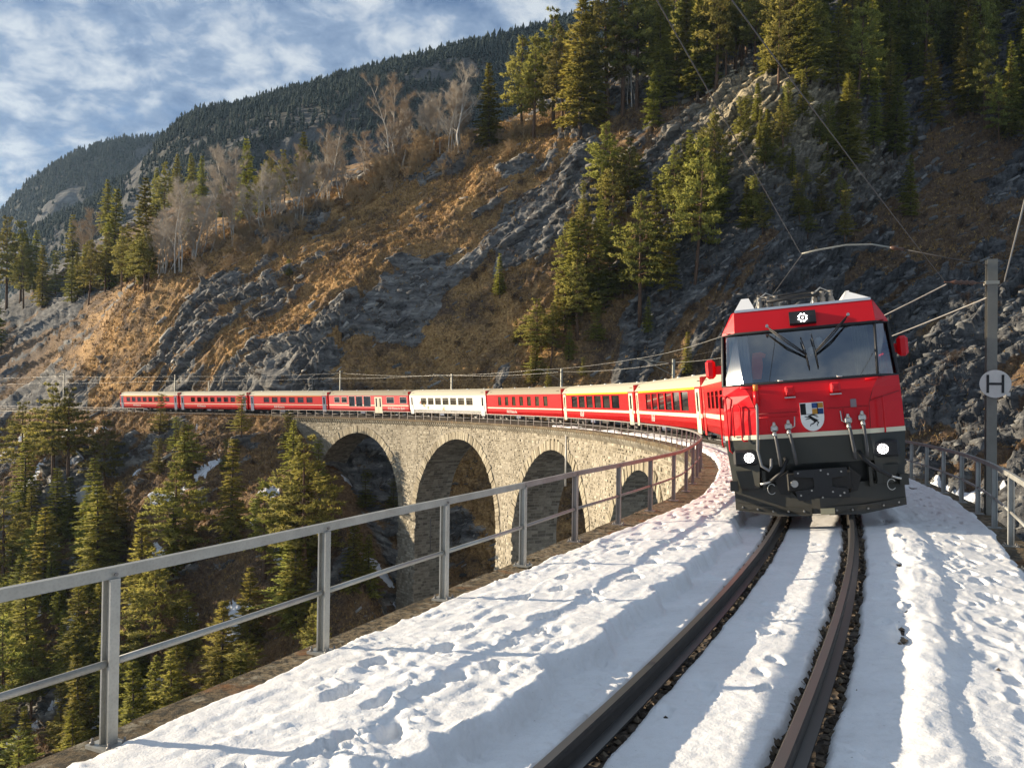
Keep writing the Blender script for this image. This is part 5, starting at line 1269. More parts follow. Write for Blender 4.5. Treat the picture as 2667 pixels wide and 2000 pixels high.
stroke('ibex_horn', [(-.03, .015), (.01, .026), (.06, .01), (.085, -.02)], .008, .003); stroke('ibex_horn', [(-.028, .018), (.02, .014), (.055, -.005), (.07, -.03)], .006, .002)
stroke('ibex_leg', [(-.02, -.02), (-.07, -.01), (-.11, .0)], .008, .005); stroke('ibex_leg', [(-.01, -.03), (-.06, -.035), (-.10, -.045)], .008, .005)
stroke('ibex_leg', [(.055, -.075), (.085, -.10), (.06, -.13), (.07, -.155)], .010, .005); stroke('ibex_leg', [(.04, -.075), (.01, -.11), (-.03, -.125), (-.04, -.15)], .010, .005); stroke('ibex_tail', [(.06, -.07), (.085, -.055)], .006, .003)
# bogies and skirts of the locomotive
for yy in (3.2, 8.0, 12.4): bogie(LO, yy, 2.0)
b = MB(); b.box((0, 8.5, .75), (2.3, 13, .5)); b.obj('underframe', UNDER, LO)
print('train', round(time.time() - T0, 1))

# ------------------------------------------------------------------ masts and wires
M_MAST = simple('grey_mast_steel', (.30, .295, .25), .55, .3, .15, 1.5); M_MASTD = simple('dark_mast_steel', (.19, .18, .15), .6, .3)
M_WIRE = simple('wire_dark', (.10, .095, .09), .5, .4); M_WIREL = simple('wire_light', (.42, .41, .38), .45, .4); M_INS = simple('brown_insulator', (.10, .05, .03), .3)
MASTS = []
def mast(label, s, off, h, z0=-3.0, det=False, wdt=.17, arm_to=None, lean=0):
    rt = root('catenary_mast', label, 'mast', group='catenary masts along the line'); x, y, z, th = [float(v) for v in trk(s)]
    rot = Matrix(((-math.cos(th), math.sin(th), 0), (math.sin(th), math.cos(th), 0), (0, 0, 1))); bs_ = Vector(TP(s, off, 0).tolist())
    b = MB()
    if det:
        w = wdt
        b.box(bs_ + Vector((0, 0, (h + z0) / 2)), (.010, w * .9, h - z0), rot)
        for o_ in (-1, 1): b.box(bs_ + rot @ Vector((0, o_ * w / 2, 0)) + Vector((0, 0, (h + z0) / 2)), (w, .014, h - z0 - .002), rot)
    else: b.box(bs_ + Vector((0, 0, (h + z0) / 2)), (wdt, wdt, h - z0), rot, bev=.01)
    po = b.obj('post', M_MASTD if det else M_MAST, rt)
    if det:
        b = MB(); b.box(bs_ + Vector((0, 0, 3.98)), (wdt + .05, wdt + .05, .06), rot); b.obj('clamp_band', M_MAST, po)
    if arm_to is not None:
        a = Vector(TP(s, off + .1, h - .35).tolist()); e = Vector(TP(s, arm_to, h - .05).tolist()); c = Vector(TP(s, off + .1, h - 1.25).tolist())
        b = MB(); b.tube([a, e], .03, 6); ar = b.obj('cantilever_arm', M_MAST, rt)
        b = MB(); b.tube([c, a.lerp(e, .82)], .025, 6); b.obj('arm_brace', M_MAST, ar)
        b = MB(); d = (e - a).normalized(); b.tube([a + d * .15 * k for k in (.3, .6, .9, 1.2, 1.5, 1.8, 2.1)], [.05, .09, .05, .09, .05, .09, .05], 8); b.obj('insulator', M_INS, ar)
    MASTS.append((s, off, h)); return rt
mast('grey steel mast carrying the round H sign beside the locomotive', 18.45, -2.92, 4.40, -4.0, True, .165)
for s, h, lab in ((43.0, 5.0, 'pale mast hidden behind the locomotive'), (67.6, 5.35, 'pale mast nearest the locomotive on the left, above the first yellow-striped coaches'), (92.0, 5.5, 'pale mast behind the train just left of the tallest bushy pines'), (116.8, 5.6, 'pale mast rising behind the white coach'), (141.7, 6.6, 'pale mast behind the faded red coach'), (185.0, 6.6, 'pale mast behind the last red coach'), (225.0, 7.4, 'pale mast standing alone at the far left beyond the train')):
    mast(lab, s, -2.75, h, -3.0, False, .19, .2)
mast('short pale post behind the second-last coach', 176.0, -3.6, 5.2, -2, False, .16)
def wire(label, pts, r=.011, sag=.0, mat=M_WIRE):
    P = []
    for a, c in zip(pts[:-1], pts[1:]):
        a, c = Vector(a), Vector(c)
        for t in np.linspace(0, 1, 10, endpoint=False): P.append(a.lerp(c, t) - Vector((0, 0, sag * 4 * t * (1 - t))))
    P.append(Vector(pts[-1])); b = MB(); b.tube(P, r, 5, cap=False); return b.obj('overhead_wire', mat, None, label=label, category='wire')
SUP = [-6.3, 18.3, 43.0, 67.6, 92.0, 116.8, 141.7, 185.0, 225.0, 300]
wire('contact wire running over the track and the locomotive', [TP(s, .28 if s > 0 else -.75, 4.60) for s in SUP], .0055, .0, M_WIRE)
wire('messenger wire above the far coaches', [TP(s, .15, 5.35) for s in SUP[2:]], .012, .18, M_WIREL)
wire('upper feeder wire strung from mast to mast above the train', [TP(s, -2.9, h) for s, h in zip(SUP[2:], (4.9, 5.1, 5.2, 5.4, 6.2, 6.3, 6.9, 7))], .013, .22, M_WIREL)
wire('feeder wire falling from the top right to the mast insulator', [TP(-6.3, 1.0, 5.2), TP(18.3, -2.15, 4.02)], .005, .12)
wire('return wire hanging right of the H sign mast', [TP(-6.3, -2.2, 4.5), TP(18.45, -3.12, 4.0)], .011, .05, M_WIREL)
wire('upper strand from the mast insulator behind the locomotive roof', [TP(18.4, -2.2, 3.98), TP(43.0, -2.6, 4.3)], .013, .1, M_WIREL)
wire('lower strand from the mast behind the locomotive roof', [TP(18.45, -2.85, 3.72), TP(43.0, -2.7, 3.6)], .013, .1, M_WIREL)
# insulator string on the near mast
b = MB(); a, e = Vector(TP(18.35, -2.15, 4.01).tolist()), Vector(TP(18.45, -2.88, 3.98).tolist())
ks = np.linspace(0, 1, 17); b.tube([a.lerp(e, float(t)) for t in ks], [.012] * 3 + [.05 if k % 2 else .028 for k in range(9)] + [.012] * 5, 8); b.obj('insulator_string', M_INS, None, label='ribbed brown insulator between feeder wire and H sign mast', category='insulator')
# steady arm holding the contact wire
b = MB(); pts = [TP(18.3, .28, 4.62), TP(18.3, .0, 4.68), TP(18.3, -.5, 4.75), TP(18.3, -.95, 4.74), TP(18.3, -1.25, 4.67)]; b.tube(pts, .016, 8)
rt = root('steady_arm', 'thin curved steady arm holding the contact wire above the locomotive', 'steady arm'); b.obj('arm_tube', M_MAST, rt)
b = MB(); b.tube([TP(18.3, -1.25, 4.67), TP(18.3, -1.33, 4.655), TP(18.3, -1.40, 4.64), TP(18.3, -1.48, 4.625)], [.02, .04, .02, .04], 8); b.obj('insulator', M_INS, rt)
b = MB(); b.tube([TP(18.3, -1.48, 4.625), TP(18.42, -2.9, 4.28)], .008, 5); b.obj('stay_wire', M_WIRE, rt)
# H sign
sg = root('stop_sign', 'round white sign with a black letter H on the mast', 'sign')
x, y, z, th = [float(v) for v in trk(18.45)]; cpos = Vector(TP(18.30, -2.96, 2.18).tolist()); nrm = (Vector((0, 0, cpos.z)) - cpos).normalized(); nrm = Vector((-cpos.x, -cpos.y, 0)).normalized()
rgt = Vector((0, 0, 1)).cross(nrm) * 1.0
b = MB(); b.tube([cpos + nrm * .0, cpos + nrm * .012], .245, 40, sm=False); b.obj('disc', simple('sign_white', (.62, .60, .54), .5), sg)
CBK2 = simple('sign_black', (.010, .010, .010), .5)
b = MB(); Mx = Matrix((rgt, nrm, Vector((0, 0, 1)))).transposed()
for dx in (-.115, .115): b.box(cpos + nrm * .016 + rgt * dx, (.042, .006, .32), Mx)
b.box(cpos + nrm * .0155 + Vector((0, 0, 0)), (.20, .005, .042), Mx); b.obj('letter_h', CBK2, sg)
b = MB(); b.box(cpos + nrm * .008 + rgt * .20 + Vector((0, 0, -.18)), (.06, .006, .06), Mx); b.obj('corner_tab', simple('sign_tab', (.6, .58, .52), .5), sg)
print('catenary', round(time.time() - T0, 1))

# ------------------------------------------------------------------ retaining wall and far fence at the left
rw = root('retaining_wall', 'grey rubble retaining wall carrying the track at the far left', 'wall')
o = sweep(np.arange(178, 300, 2.0), lambda s: [(2.2, -.62), (2.95, -.62), (3.6, -6.5), (2.2, -6.5)]).obj('masonry', stone_mat('grey_rubble_wall', (.20, .185, .15), (.29, .27, .22), (.38, .355, .29)), rw); fixn(o.data)
nt = o.data.materials[0]
for s in np.arange(178, 298, 1.5):
    o = sweep([s + .01, s + 1.49], lambda q: [(2.15, -.5), (3.08, -.5), (3.08, -.68), (2.15, -.68)]).obj('coping_slab', M_CORB, rw); fixn(o.data)
fpos = [hit(88 + 13 * i, 652 - .2 * i) for i in range(7)]; fpos = [p for p in fpos if p is not None]
fr = root('wooden_fence', 'small weathered wooden fence on the shoulder at the far left', 'fence')
MF = simple('weathered_wood', (.30, .28, .25), .9)
for p in fpos:
    b = MB(); b.box(p + Vector((0, 0, .5)), (.14, .14, 1.3)); b.obj('post', MF, fr)
for p, q in zip(fpos[:-1], fpos[1:]):
    for hz_ in (.55, 1.0):
        b = MB(); b.tube([p + Vector((0, -.1, hz_)), q + Vector((0, -.1, hz_))], .06, 5); b.obj('rail', MF, fr)
# low marker post beside the last coach
p = Vector(TP(206.5, 2.1, -.5).tolist()); b = MB(); b.box(p + Vector((0, 0, 1.1)), (.16, .16, 2.2), bev=.02); b.obj('marker_post', M_MAST, None, label='short pale marker post beside the last coach', category='post')

# ------------------------------------------------------------------ trees
def needle_mat(name, dark, mid, lite):
    m = Mat(name); geo = m.n.new('ShaderNodeNewGeometry'); c = m.co()
    r = m.math('ADD', m.math('MULTIPLY', geo.outputs['Random Per Island'], 0.55), m.math('MULTIPLY', m.noise(c, 0.8, 3), 0.5))
    col = m.ramp(r, [(0.15, dark), (0.5, mid), (0.85, lite)])
    hs = m.n.new('ShaderNodeHueSaturation'); rr = m.rnd(); m.l.new(m.math('ADD', m.math('MULTIPLY', rr, 0.045), 0.475), hs.inputs['Hue']); m.l.new(m.math('ADD', m.math('MULTIPLY', m.math('FRACT', m.math('MULTIPLY', rr, 7.3)), 0.5), 0.75), hs.inputs['Value']); m.l.new(col, hs.inputs['Color'])
    m.set('Base Color', hs.outputs[0]).set('Roughness', 0.75); m.b.inputs['Specular IOR Level'].default_value = 0.15
    tr = m.n.new('ShaderNodeBsdfTranslucent'); m.l.new(hs.outputs[0], tr.inputs[0]); ms = m.n.new('ShaderNodeMixShader'); ms.inputs[0].default_value = 0.45
    m.l.new(m.b.outputs[0], ms.inputs[1]); m.l.new(tr.outputs[0], ms.inputs[2]); m.l.new(ms.outputs[0], m.n['Material Output'].inputs[0]); return m.m
M_SPRUCE = needle_mat('spruce_needles', (0.085, 0.092, 0.018), (0.235, 0.230, 0.042), (0.40, 0.365, 0.072))
M_PINE = needle_mat('pine_needles', (0.088, 0.098, 0.026), (0.242, 0.240, 0.054), (0.41, 0.375, 0.095))
def bark(name, lo, hi): m = Mat(name); c = m.co(); m.set('Base Color', m.ramp(m.noise(m.mapping(c, (6, 6, 1.2)), 2, 5, .7), [(0.3, lo), (0.7, hi)])).set('Roughness', .9); return m.m
M_BARK = bark('conifer_bark', (0.035, 0.024, 0.017), (0.12, 0.085, 0.06)); M_PBARK = bark('pine_bark', (0.05, 0.030, 0.018), (0.18, 0.10, 0.055)); M_BIRCH = bark('pale_birch_bark', (0.30, 0.27, 0.23), (0.62, 0.58, 0.50)); M_TWIG = bark('brown_twigs', (0.26, 0.19, 0.12), (0.46, 0.35, 0.23)); M_TWIG2 = bark('grey_birch_twigs', (0.38, 0.32, 0.25), (0.62, 0.54, 0.43)); M_SHRUB = bark('orange_brown_twigs', (0.26, 0.17, 0.085), (0.52, 0.38, 0.20)); M_SHRUBD = bark('dark_brown_twigs', (0.045, 0.030, 0.022), (0.13, 0.088, 0.06))
def conifer(seed, kind):
    """unit: height 10 m; returns trunk mesh, crown mesh"""
    rg = np.random.default_rng(seed); H = 10.0; tk = MB()
    bend = rg.normal(0, .12, 2); ctr = lambda z: np.array([bend[0] * math.sin(z / H * 2.6) , bend[1] * math.sin(z / H * 2.1), z])
    r0 = .16 if kind == 'spruce' else .15
    zs = np.linspace(-.6, H * .985, 9); tk.tube([ctr(z) for z in zs], [max(.012, r0 * (1 - max(z, 0) / H) ** .85) for z in zs], 7)
    tri = []
    base = {'spruce': .05, 'slim': .08, 'pine': .30, 'bushy': .10}[kind]; maxw = {'spruce': 2.0, 'slim': 1.35, 'pine': 2.1, 'bushy': 2.5}[kind]
    nw = {'spruce': 30, 'slim': 30, 'pine': 22, 'bushy': 22}[kind]
    lop = rg.uniform(0, 6.28); lopa = rg.uniform(.05, .3)
    for w in range(nw):
        t = (w + rg.uniform(-.3, .3)) / nw; t = min(max(t, 0), .985); z = H * (base + (1 - base) * t)
        if kind in ('spruce', 'slim'): Lw = maxw * (1 - t) ** .80 * (0.55 + .45 * min(1, t * 5 + .35))
        elif kind == 'pine': Lw = maxw * (0.45 + .75 * math.sin(min(1, t * 1.15 + .12) * math.pi) ** .8) * (1 - t * .45) if t < .97 else .4
        else: Lw = maxw * (1 - t * .85) ** .75 * (.7 + .3 * math.sin(t * 9))
        nb = int(rg.integers(4, 7)) + (1 if t < .5 else 0); a0 = rg.uniform(0, 6.28)
        for k in range(nb):
            a = a0 + k * 2 * math.pi / nb + rg.uniform(-.35, .35); L = Lw * rg.uniform(.55, 1.18) * (1 + lopa * math.cos(a - lop))
            if kind == 'pine' and rg.random() < .22: continue
            if rg.random() < .07: continue
            up = {'spruce': -.10 + .55 * t, 'slim': -.25 + .6 * t, 'pine': .05 + .5 * t, 'bushy': .15 + .4 * t}[kind] + rg.uniform(-.13, .13)
            dirv = np.array([math.cos(a), math.sin(a), up]); side = np.array([-math.sin(a), math.cos(a), 0])
            p0 = ctr(z); pts = lambda u: p0 + dirv * L * u + np.array([0, 0, -.10 * L * u * u * 1.6 + .10 * L * max(0, u - .7)])
            if L > .35: tk.tube([pts(0), pts(.5), pts(.96)], [.028 * (1 - t * .6), .017, .006], 3, cap=False, sm=False)
            nt = max(2, int(L * (6.2 if kind != 'pine' else 5.2))); start = .12 if kind != 'pine' else .38
            for j in range(nt):
                u = start + (1 - start) * (j + rg.uniform(.1, .9)) / nt; c0 = pts(u); wid = (1.05 - u) * L * .38 + .05
                for q in range(3 if kind != 'pine' else 4):
                    cc = c0 + side * rg.uniform(-1, 1) * wid + np.array([0, 0, rg.uniform(-.06, .05)]) * (1 if kind != 'pine' else 2.2)
                    for f in range(3):
                        if kind == 'pine': d = rg.normal(0, 1, 3) + dirv * .5 + np.array([0, 0, .6])
                        else: d = dirv * rg.uniform(.4, 1.2) + side * rg.uniform(-.9, .9) + np.array([0, 0, rg.uniform(-.55, .25)])
                        d = d / np.linalg.norm(d); ln = rg.uniform(.16, .36) * (1.0 if kind != 'pine' else .8); sd_ = np.cross(d, rg.normal(0, 1, 3)); sd_ = sd_ / (np.linalg.norm(sd_) + 1e-9) * rg.uniform(.035, .07)
                        tri.append((cc - d * ln * .25 + sd_, cc - d * ln * .25 - sd_, cc + d * ln))
    T3 = np.array(tri); cen = T3.mean(1); out = cen * np.array([1, 1, 0]) ; out = out / (np.linalg.norm(out, axis=1, keepdims=True) + .25) + np.array([0, 0, .35]); out /= np.linalg.norm(out, axis=1, keepdims=True)
    gn = np.cross(T3[:, 1] - T3[:, 0], T3[:, 2] - T3[:, 0]); gn /= np.linalg.norm(gn, axis=1, keepdims=True) + 1e-9
    fl = (gn * out).sum(1) < 0; T3[fl] = T3[fl][:, [1, 0, 2]]; gn[fl] *= -1
    nn = out * .8 + gn * .45; nn /= np.linalg.norm(nn, axis=1, keepdims=True)
    T = T3.reshape(-1, 3); F = np.arange(len(T)).reshape(-1, 3); crm = fastmesh('crown', T, F, M_SPRUCE if kind in ('spruce', 'slim') else M_PINE)
    crm.polygons.foreach_set('use_smooth', np.ones(len(F), bool)); crm.normals_split_custom_set(np.repeat(nn, 3, 0).tolist())
    return tk.mesh('trunk', M_BARK if kind in ('spruce', 'slim') else M_PBARK), crm
PROTO = {'spruce': [conifer(s, 'spruce') for s in (1, 2, 3)], 'slim': [conifer(s, 'slim') for s in (4, 5)], 'pine': [conifer(s, 'pine') for s in (6, 7, 8)], 'bushy': [conifer(s, 'bushy') for s in (9, 10)]}
print('conifers', round(time.time() - T0, 1), [len(c[1].polygons) for v in PROTO.values() for c in v])
def twig_tree(seed, kind):
    """bare tree or shrub, 10 m unit height; trunk mesh + twig mesh"""
    rg = np.random.default_rng(seed); tk = MB(); tri = []
    def twig(p, d, ln, w):
        s_ = np.cross(d, rg.normal(0, 1, 3)); s_ = s_ / (np.linalg.norm(s_) + 1e-9) * w; tri.append((p - s_, p + s_, p + d * ln))
    def branch(p, d, ln, r, lvl):
        d = d / np.linalg.norm(d); n = 4; pts = [p]; dd = d.copy()
        for i in range(n):
            dd = dd + rg.normal(0, .13, 3) + np.array([0, 0, .05 if kind != 'weep' else -.03]); dd /= np.linalg.norm(dd); pts.append(pts[-1] + dd * ln / n)
        tk.tube(pts, [r * (1 - .7 * i / n) for i in range(n + 1)], 5 if lvl == 0 else 3, cap=False)
        nc = {0: 13, 1: 7, 2: 0}[lvl] if kind != 'shrub' else {0: 5, 1: 5, 2: 0}[lvl]
        for c in range(nc):
            u = rg.uniform(.24 if lvl == 0 else .15, 1.0); i = min(n - 1, int(u * n)); f = u * n - i; q = pts[i] * (1 - f) + pts[i + 1] * f
            a = rg.uniform(0, 6.28); sd_ = np.array([math.cos(a), math.sin(a), 0]); nd = dd * (.5 if lvl == 0 else .6) + sd_ * rg.uniform(.55, .95) + np.array([0, 0, .3])
            branch(q, nd, ln * rg.uniform(.22, .36) * (1.35 - .85 * u), r * .38, lvl + 1)
        for c in range((4 if lvl == 0 else (10 if lvl == 1 else 13)) * (1 if kind == 'shrub' else 3)):
            u = rg.uniform(.25, 1); i = min(n - 1, int(u * n)); f = u * n - i; q = pts[i] * (1 - f) + pts[i + 1] * f
            nd = dd * .7 + rg.normal(0, .65, 3) + np.array([0, 0, .15]); nd /= np.linalg.norm(nd); twig(q, nd, rg.uniform(.3, .75) * (1 if kind != 'shrub' else 1.5), .006 if kind != 'shrub' else .022)
    if kind == 'shrub':
        for _ in range(16):
            a = rg.uniform(0, 6.28); branch(np.array([rg.normal(0, .5), rg.normal(0, .5), -.2]), np.array([math.cos(a) * rg.uniform(.1, .8), math.sin(a) * rg.uniform(.1, .8), 1.0]), rg.uniform(6, 9.5), .07, 0 if rg.random() < .5 else 1)
    elif kind == 'multi':
        for _ in range(3): a = rg.uniform(0, 6.28); branch(np.array([rg.normal(0, .25), rg.normal(0, .25), -.3]), np.array([math.cos(a) * .10, math.sin(a) * .10, 1.0]), rg.uniform(8.5, 10), .085, 0)
    else: branch(np.array([0, 0, -.3]), np.array([rg.normal(0, .05), rg.normal(0, .05), 1.0]), 10.0, .12, 0)
    T = np.array(tri).reshape(-1, 3); return tk, T
def twig_proto(seed, kind, bm, tm):
    tk, T = twig_tree(seed, kind); return tk.mesh('trunk', bm), fastmesh('twigs', T, np.arange(len(T)).reshape(-1, 3), tm)
PROTO['birch'] = [twig_proto(21, 'single', M_BIRCH, M_TWIG2), twig_proto(22, 'multi', M_BIRCH, M_TWIG2), twig_proto(23, 'single', M_BIRCH, M_TWIG2), twig_proto(27, 'multi', M_BIRCH, M_TWIG)]
PROTO['shrub'] = [twig_proto(24, 'shrub', M_SHRUB, M_SHRUB), twig_proto(25, 'shrub', M_SHRUB, M_SHRUB), twig_proto(26, 'shrub', M_TWIG, M_TWIG)]
PROTO['darkshrub'] = [twig_proto(28, 'shrub', M_SHRUBD, M_SHRUBD), twig_proto(29, 'shrub', M_SHRUBD, M_SHRUBD)]
print('twigs', round(time.time() - T0, 1), [len(PROTO[k][0][1].polygons) for k in ('birch', 'shrub')])
rt_ = random.Random(77)
NAMES = {'spruce': ('spruce_tree', 'tree'), 'slim': ('spruce_tree', 'tree'), 'pine': ('pine_tree', 'tree'), 'bushy': ('pine_tree', 'tree'), 'birch': ('birch_tree', 'tree'), 'shrub': ('bare_shrub', 'shrub'), 'darkshrub': ('bare_shrub', 'shrub')}
N_T = [0]
def plant(kind, pos, h, label, group=None, wide=1.0, var=None, lean=None):
    if pos is None: return None
    pr = PROTO[kind]; tkm, crm = pr[var % len(pr)] if var is not None else rt_.choice(pr); nm, cat = NAMES[kind]
    o = root(nm, label, cat, None, group); s = h / 10.0; k = s * wide
    lx, ly = (lean or (rt_.gauss(0, .02), rt_.gauss(0, .02)))
    o.matrix_world = Matrix.Translation(Vector(pos)) @ Euler((lx, ly, rt_.uniform(0, 6.28))).to_matrix().to_4x4() @ Matrix.Diagonal((k, k, s, 1))
    put('trunk', tkm, o); put('crown' if kind not in ('birch', 'shrub', 'darkshrub') else 'twigs', crm, o); N_T[0] += 1; return o
def at(xd, yb, yt, kind, label, group=None, wide=1.0, var=None):
    """tree whose foot is seen at (xd, yb) and tip at yt"""
    p = hit(xd, yb)
    if p is None: return None
    h = (yb - yt) / 1783.0 * p.y * 1.0
    return plant(kind, p, max(1.0, h), label, group, wide, var)
# --- solitary and telling trees on the open slope
at(1080, 642, 546, 'slim', 'small yellow-green spruce alone on the brown slope above the white coach', wide=1.3)
at(1113, 745, 690, 'bushy', 'stunted greyish pine low on the slope left of the big pine group')
at(1238, 668, 466, 'slim', 'slim spruce at the left edge of the central pine group', wide=1.25, var=0)
at(1205, 700, 585, 'spruce', 'young spruce at the left foot of the central pine group')
at(1262, 470, 390, 'bushy', 'low pine at the upper left tip of the central pine group')
at(1325, 520, 338, 'pine', 'upper pine of the central group with a rounded crown', wide=1.2, var=0)
at(1290, 560, 420, 'spruce', 'pine-like spruce in the middle left of the central group')
at(1382, 695, 415, 'pine', 'tallest sunlit pine in the middle of the central group', wide=1.15, var=1)
at(1418, 610, 368, 'slim', 'thin dark-tipped spruce rising behind the tallest central pine')
at(1448, 632, 470, 'spruce', 'spruce at the right edge of the central pine group')
at(1345, 640, 500, 'spruce', 'sunlit spruce left of the tallest central pine')
at(1502, 610, 300, 'pine', 'tall half-shaded pine between the central group and the pale outcrop', wide=.9, var=2)
at(1483, 495, 280, 'spruce', 'sunlit spruce directly left of the pale outcrop', wide=.95)
at(1556, 470, 330, 'spruce', 'spruce standing at the lower left of the pale outcrop')
at(1825, 380, 150, 'slim', 'tall bright yellow-lit spruce right of the pale outcrop', wide=1.5, var=1)
at(1800, 330, 215, 'slim', 'thin spruce just left of the bright yellow-lit one')
at(1776, 398, 300, 'spruce', 'short bright spruce at the foot of the yellow-lit spruce', wide=1.2)
at(1740, 400, 340, 'bushy', 'low spreading pine right below the pale outcrop')
at(1692, 330, 214, 'pine', 'spreading pine growing on the pale outcrop itself', wide=1.2)
at(1640, 320, 235, 'slim', 'small spruce on the left part of the pale outcrop')
at(1733, 255, 150, 'spruce', 'sunlit spruce on top of the pale outcrop')
at(1612, 500, 428, 'bushy', 'low leaning pine on the dark rock below the pale outcrop', wide=1.4)
at(1665, 480, 425, 'bushy', 'second low pine on the dark rock right of the leaning one', wide=1.1)
at(1484, 812, 714, 'slim', 'small spruce seen just left of the locomotive mirror', wide=1.3)
at(1150, 836, 745, 'bushy', 'rounded pine just behind the red coach with tall windows', wide=1.0)
at(1190, 790, 655, 'pine', 'open pine above the rounded one behind the train', wide=1.1)
at(1228, 780, 690, 'spruce', 'small spruce right of the open pine behind the train')
at(1292, 745, 655, 'bushy', 'spreading low pine on the slope above the yellow-striped coaches', wide=1.5)
at(1260, 815, 770, 'bushy', 'dwarf pine close behind the coach roofs', wide=1.3)
at(1185, 860, 790, 'spruce', 'young spruce peeping over the coach with tall windows')
at(1400, 720, 640, 'spruce', 'short spruce below the tallest central pine')
at(625, 600, 560, 'bushy', 'small green dwarf pine on the grass of the left slope', wide=1.5)
at(1978, 320, 270, 'bushy', 'single small pine on the dark shaded slope at the right')
at(1968, 470, 330, 'spruce', 'dark spruce low on the shaded slope right of the outcrop')
# --- ridge trees
G_R = 'pines standing along the ridge'
for (x, yb, yt, k, lab) in [
    (1056, 318, 136, 'spruce', 'dark spruce standing alone at the left end of the ridge pines'),
    (1128, 290, 78, 'pine', 'leftmost tall pine of the ridge group'), (1152, 300, 74, 'pine', 'dark-trunked pine second from the left on the ridge'),
    (1195, 285, 20, 'pine', 'big grey-green pine against the sky on the ridge'), (1215, 275, 60, 'pine', 'shaded pine behind the big grey-green one'),
    (1253, 280, -30, 'spruce', 'tall sunlit spruce on the ridge right of the big grey-green pine'), (1312, 258, -50, 'pine', 'very tall dark-trunked pine at the picture top, ridge centre'),
    (1285, 265, 0, 'spruce', 'dark spruce behind the tall sunlit one on the ridge'), (1345, 250, -60, 'pine', 'tall shaded pine right of the dark-trunked ridge pine'),
    (1376, 235, -50, 'pine', 'slender shaded pine with a bare lower trunk on the ridge'), (1412, 280, 150, 'spruce', 'short sunlit spruce below the ridge trunks')]:
    at(x, yb, yt, k, lab, wide=1.1)
G_U = 'pine wood above the pale outcrop'
for i in range(46):
    x = rt_.uniform(1400, 1790); yb = 235 - (x - 1400) * .12 - rt_.uniform(0, 120) + rt_.uniform(-8, 14)
    at(x, yb, yb - rt_.uniform(170, 270), rt_.choice(['pine', 'pine', 'spruce', 'slim']), 'tall sunlit conifer in the wood above the pale outcrop', G_U, rt_.uniform(.9, 1.3))
G_C = 'filler conifers of the central pine group'
for i in range(20):
    x, yb = rt_.choice([(rt_.uniform(1225, 1330), rt_.uniform(470, 700)), (rt_.uniform(1300, 1470), rt_.uniform(430, 690)), (rt_.uniform(1150, 1260), rt_.uniform(690, 830)), (rt_.uniform(1440, 1600), rt_.uniform(330, 540))])
    at(x, yb, yb - rt_.uniform(80, 190), rt_.choice(['pine', 'pine', 'spruce', 'bushy', 'bushy']), 'sunlit conifer', G_C, rt_.uniform(1.1, 1.6))
for i in range(26):
    x, yb = rt_.uniform(1560, 1860), rt_.uniform(260, 520)
    at(x, yb, yb - rt_.uniform(55, 120), rt_.choice(['pine', 'bushy', 'bushy', 'slim']), 'sunlit pine', 'small pines scattered on the crag', rt_.uniform(1.1, 1.5))
G_D = 'dark conifers on the shaded upper right slope'
for i in range(60):
    x = rt_.uniform(1800, 2300); yb = 330 - rt_.uniform(0, 330) + (x - 1800) * .06
    at(x, yb, yb - rt_.uniform(150, 270), rt_.choice(['pine', 'spruce', 'spruce', 'slim']), 'dark conifer on the shaded slope at the upper right', G_D, rt_.uniform(.75, 1.1))
for i in range(10):
    x = rt_.uniform(1500, 1560) if i < 5 else rt_.uniform(1470, 1540); yb = rt_.uniform(330, 520); at(x, yb, yb - rt_.uniform(60, 110), 'bushy', 'low pine on the broken slope beside the pale outcrop', 'low pines left of the outcrop', 1.2)
# --- bare pale trees along the ridge and behind the left shoulder
for (x, yb, yt, v, lab) in [
    (388, 585, 376, 1, 'bare pale-trunked tree right of the dark spruces at the left'), (502, 512, 304, 1, 'bare birch with three white trunks on the left shoulder'),
    (578, 492, 356, 0, 'thin bare tree right of the three-trunked birch'), (640, 470, 318, 3, 'slender bare birch in the birch clump left of the middle'),
    (668, 462, 300, 0, 'second bare birch of the clump'), (706, 440, 276, 3, 'tallest brown birch of the clump'), (735, 425, 288, 2, 'rightmost brown birch of the clump'),
    (838, 372, 168, 3, 'broad brown birch above the orange shrubs'), (866, 366, 196, 0, 'thin birch right behind the broad brown one'), (992, 332, 128, 2, 'tall leafless grey tree alone against the mountain'),
    (975, 335, 170, 1, 'pale bare tree beside the tall leafless grey one'), (195, 610, 455, 3, 'pale bare tree among the dark spruces at the left'), (1365, 240, 60, 1, 'white birch trunks between the dark ridge pines')]:
    at(x, yb, yt, 'birch', lab, None, 1.0, v)
for i in range(34):
    x = rt_.uniform(330, 1010); yb = float(np.interp(x, [330, 430, 520, 620, 770, 870, 1000], [600, 548, 515, 482, 405, 345, 312])) + rt_.uniform(-2, 10)
    at(x, yb, yb - rt_.uniform(70, 150), 'birch', 'bare tree', 'slight bare trees along the ridge', rt_.uniform(.9, 1.3))
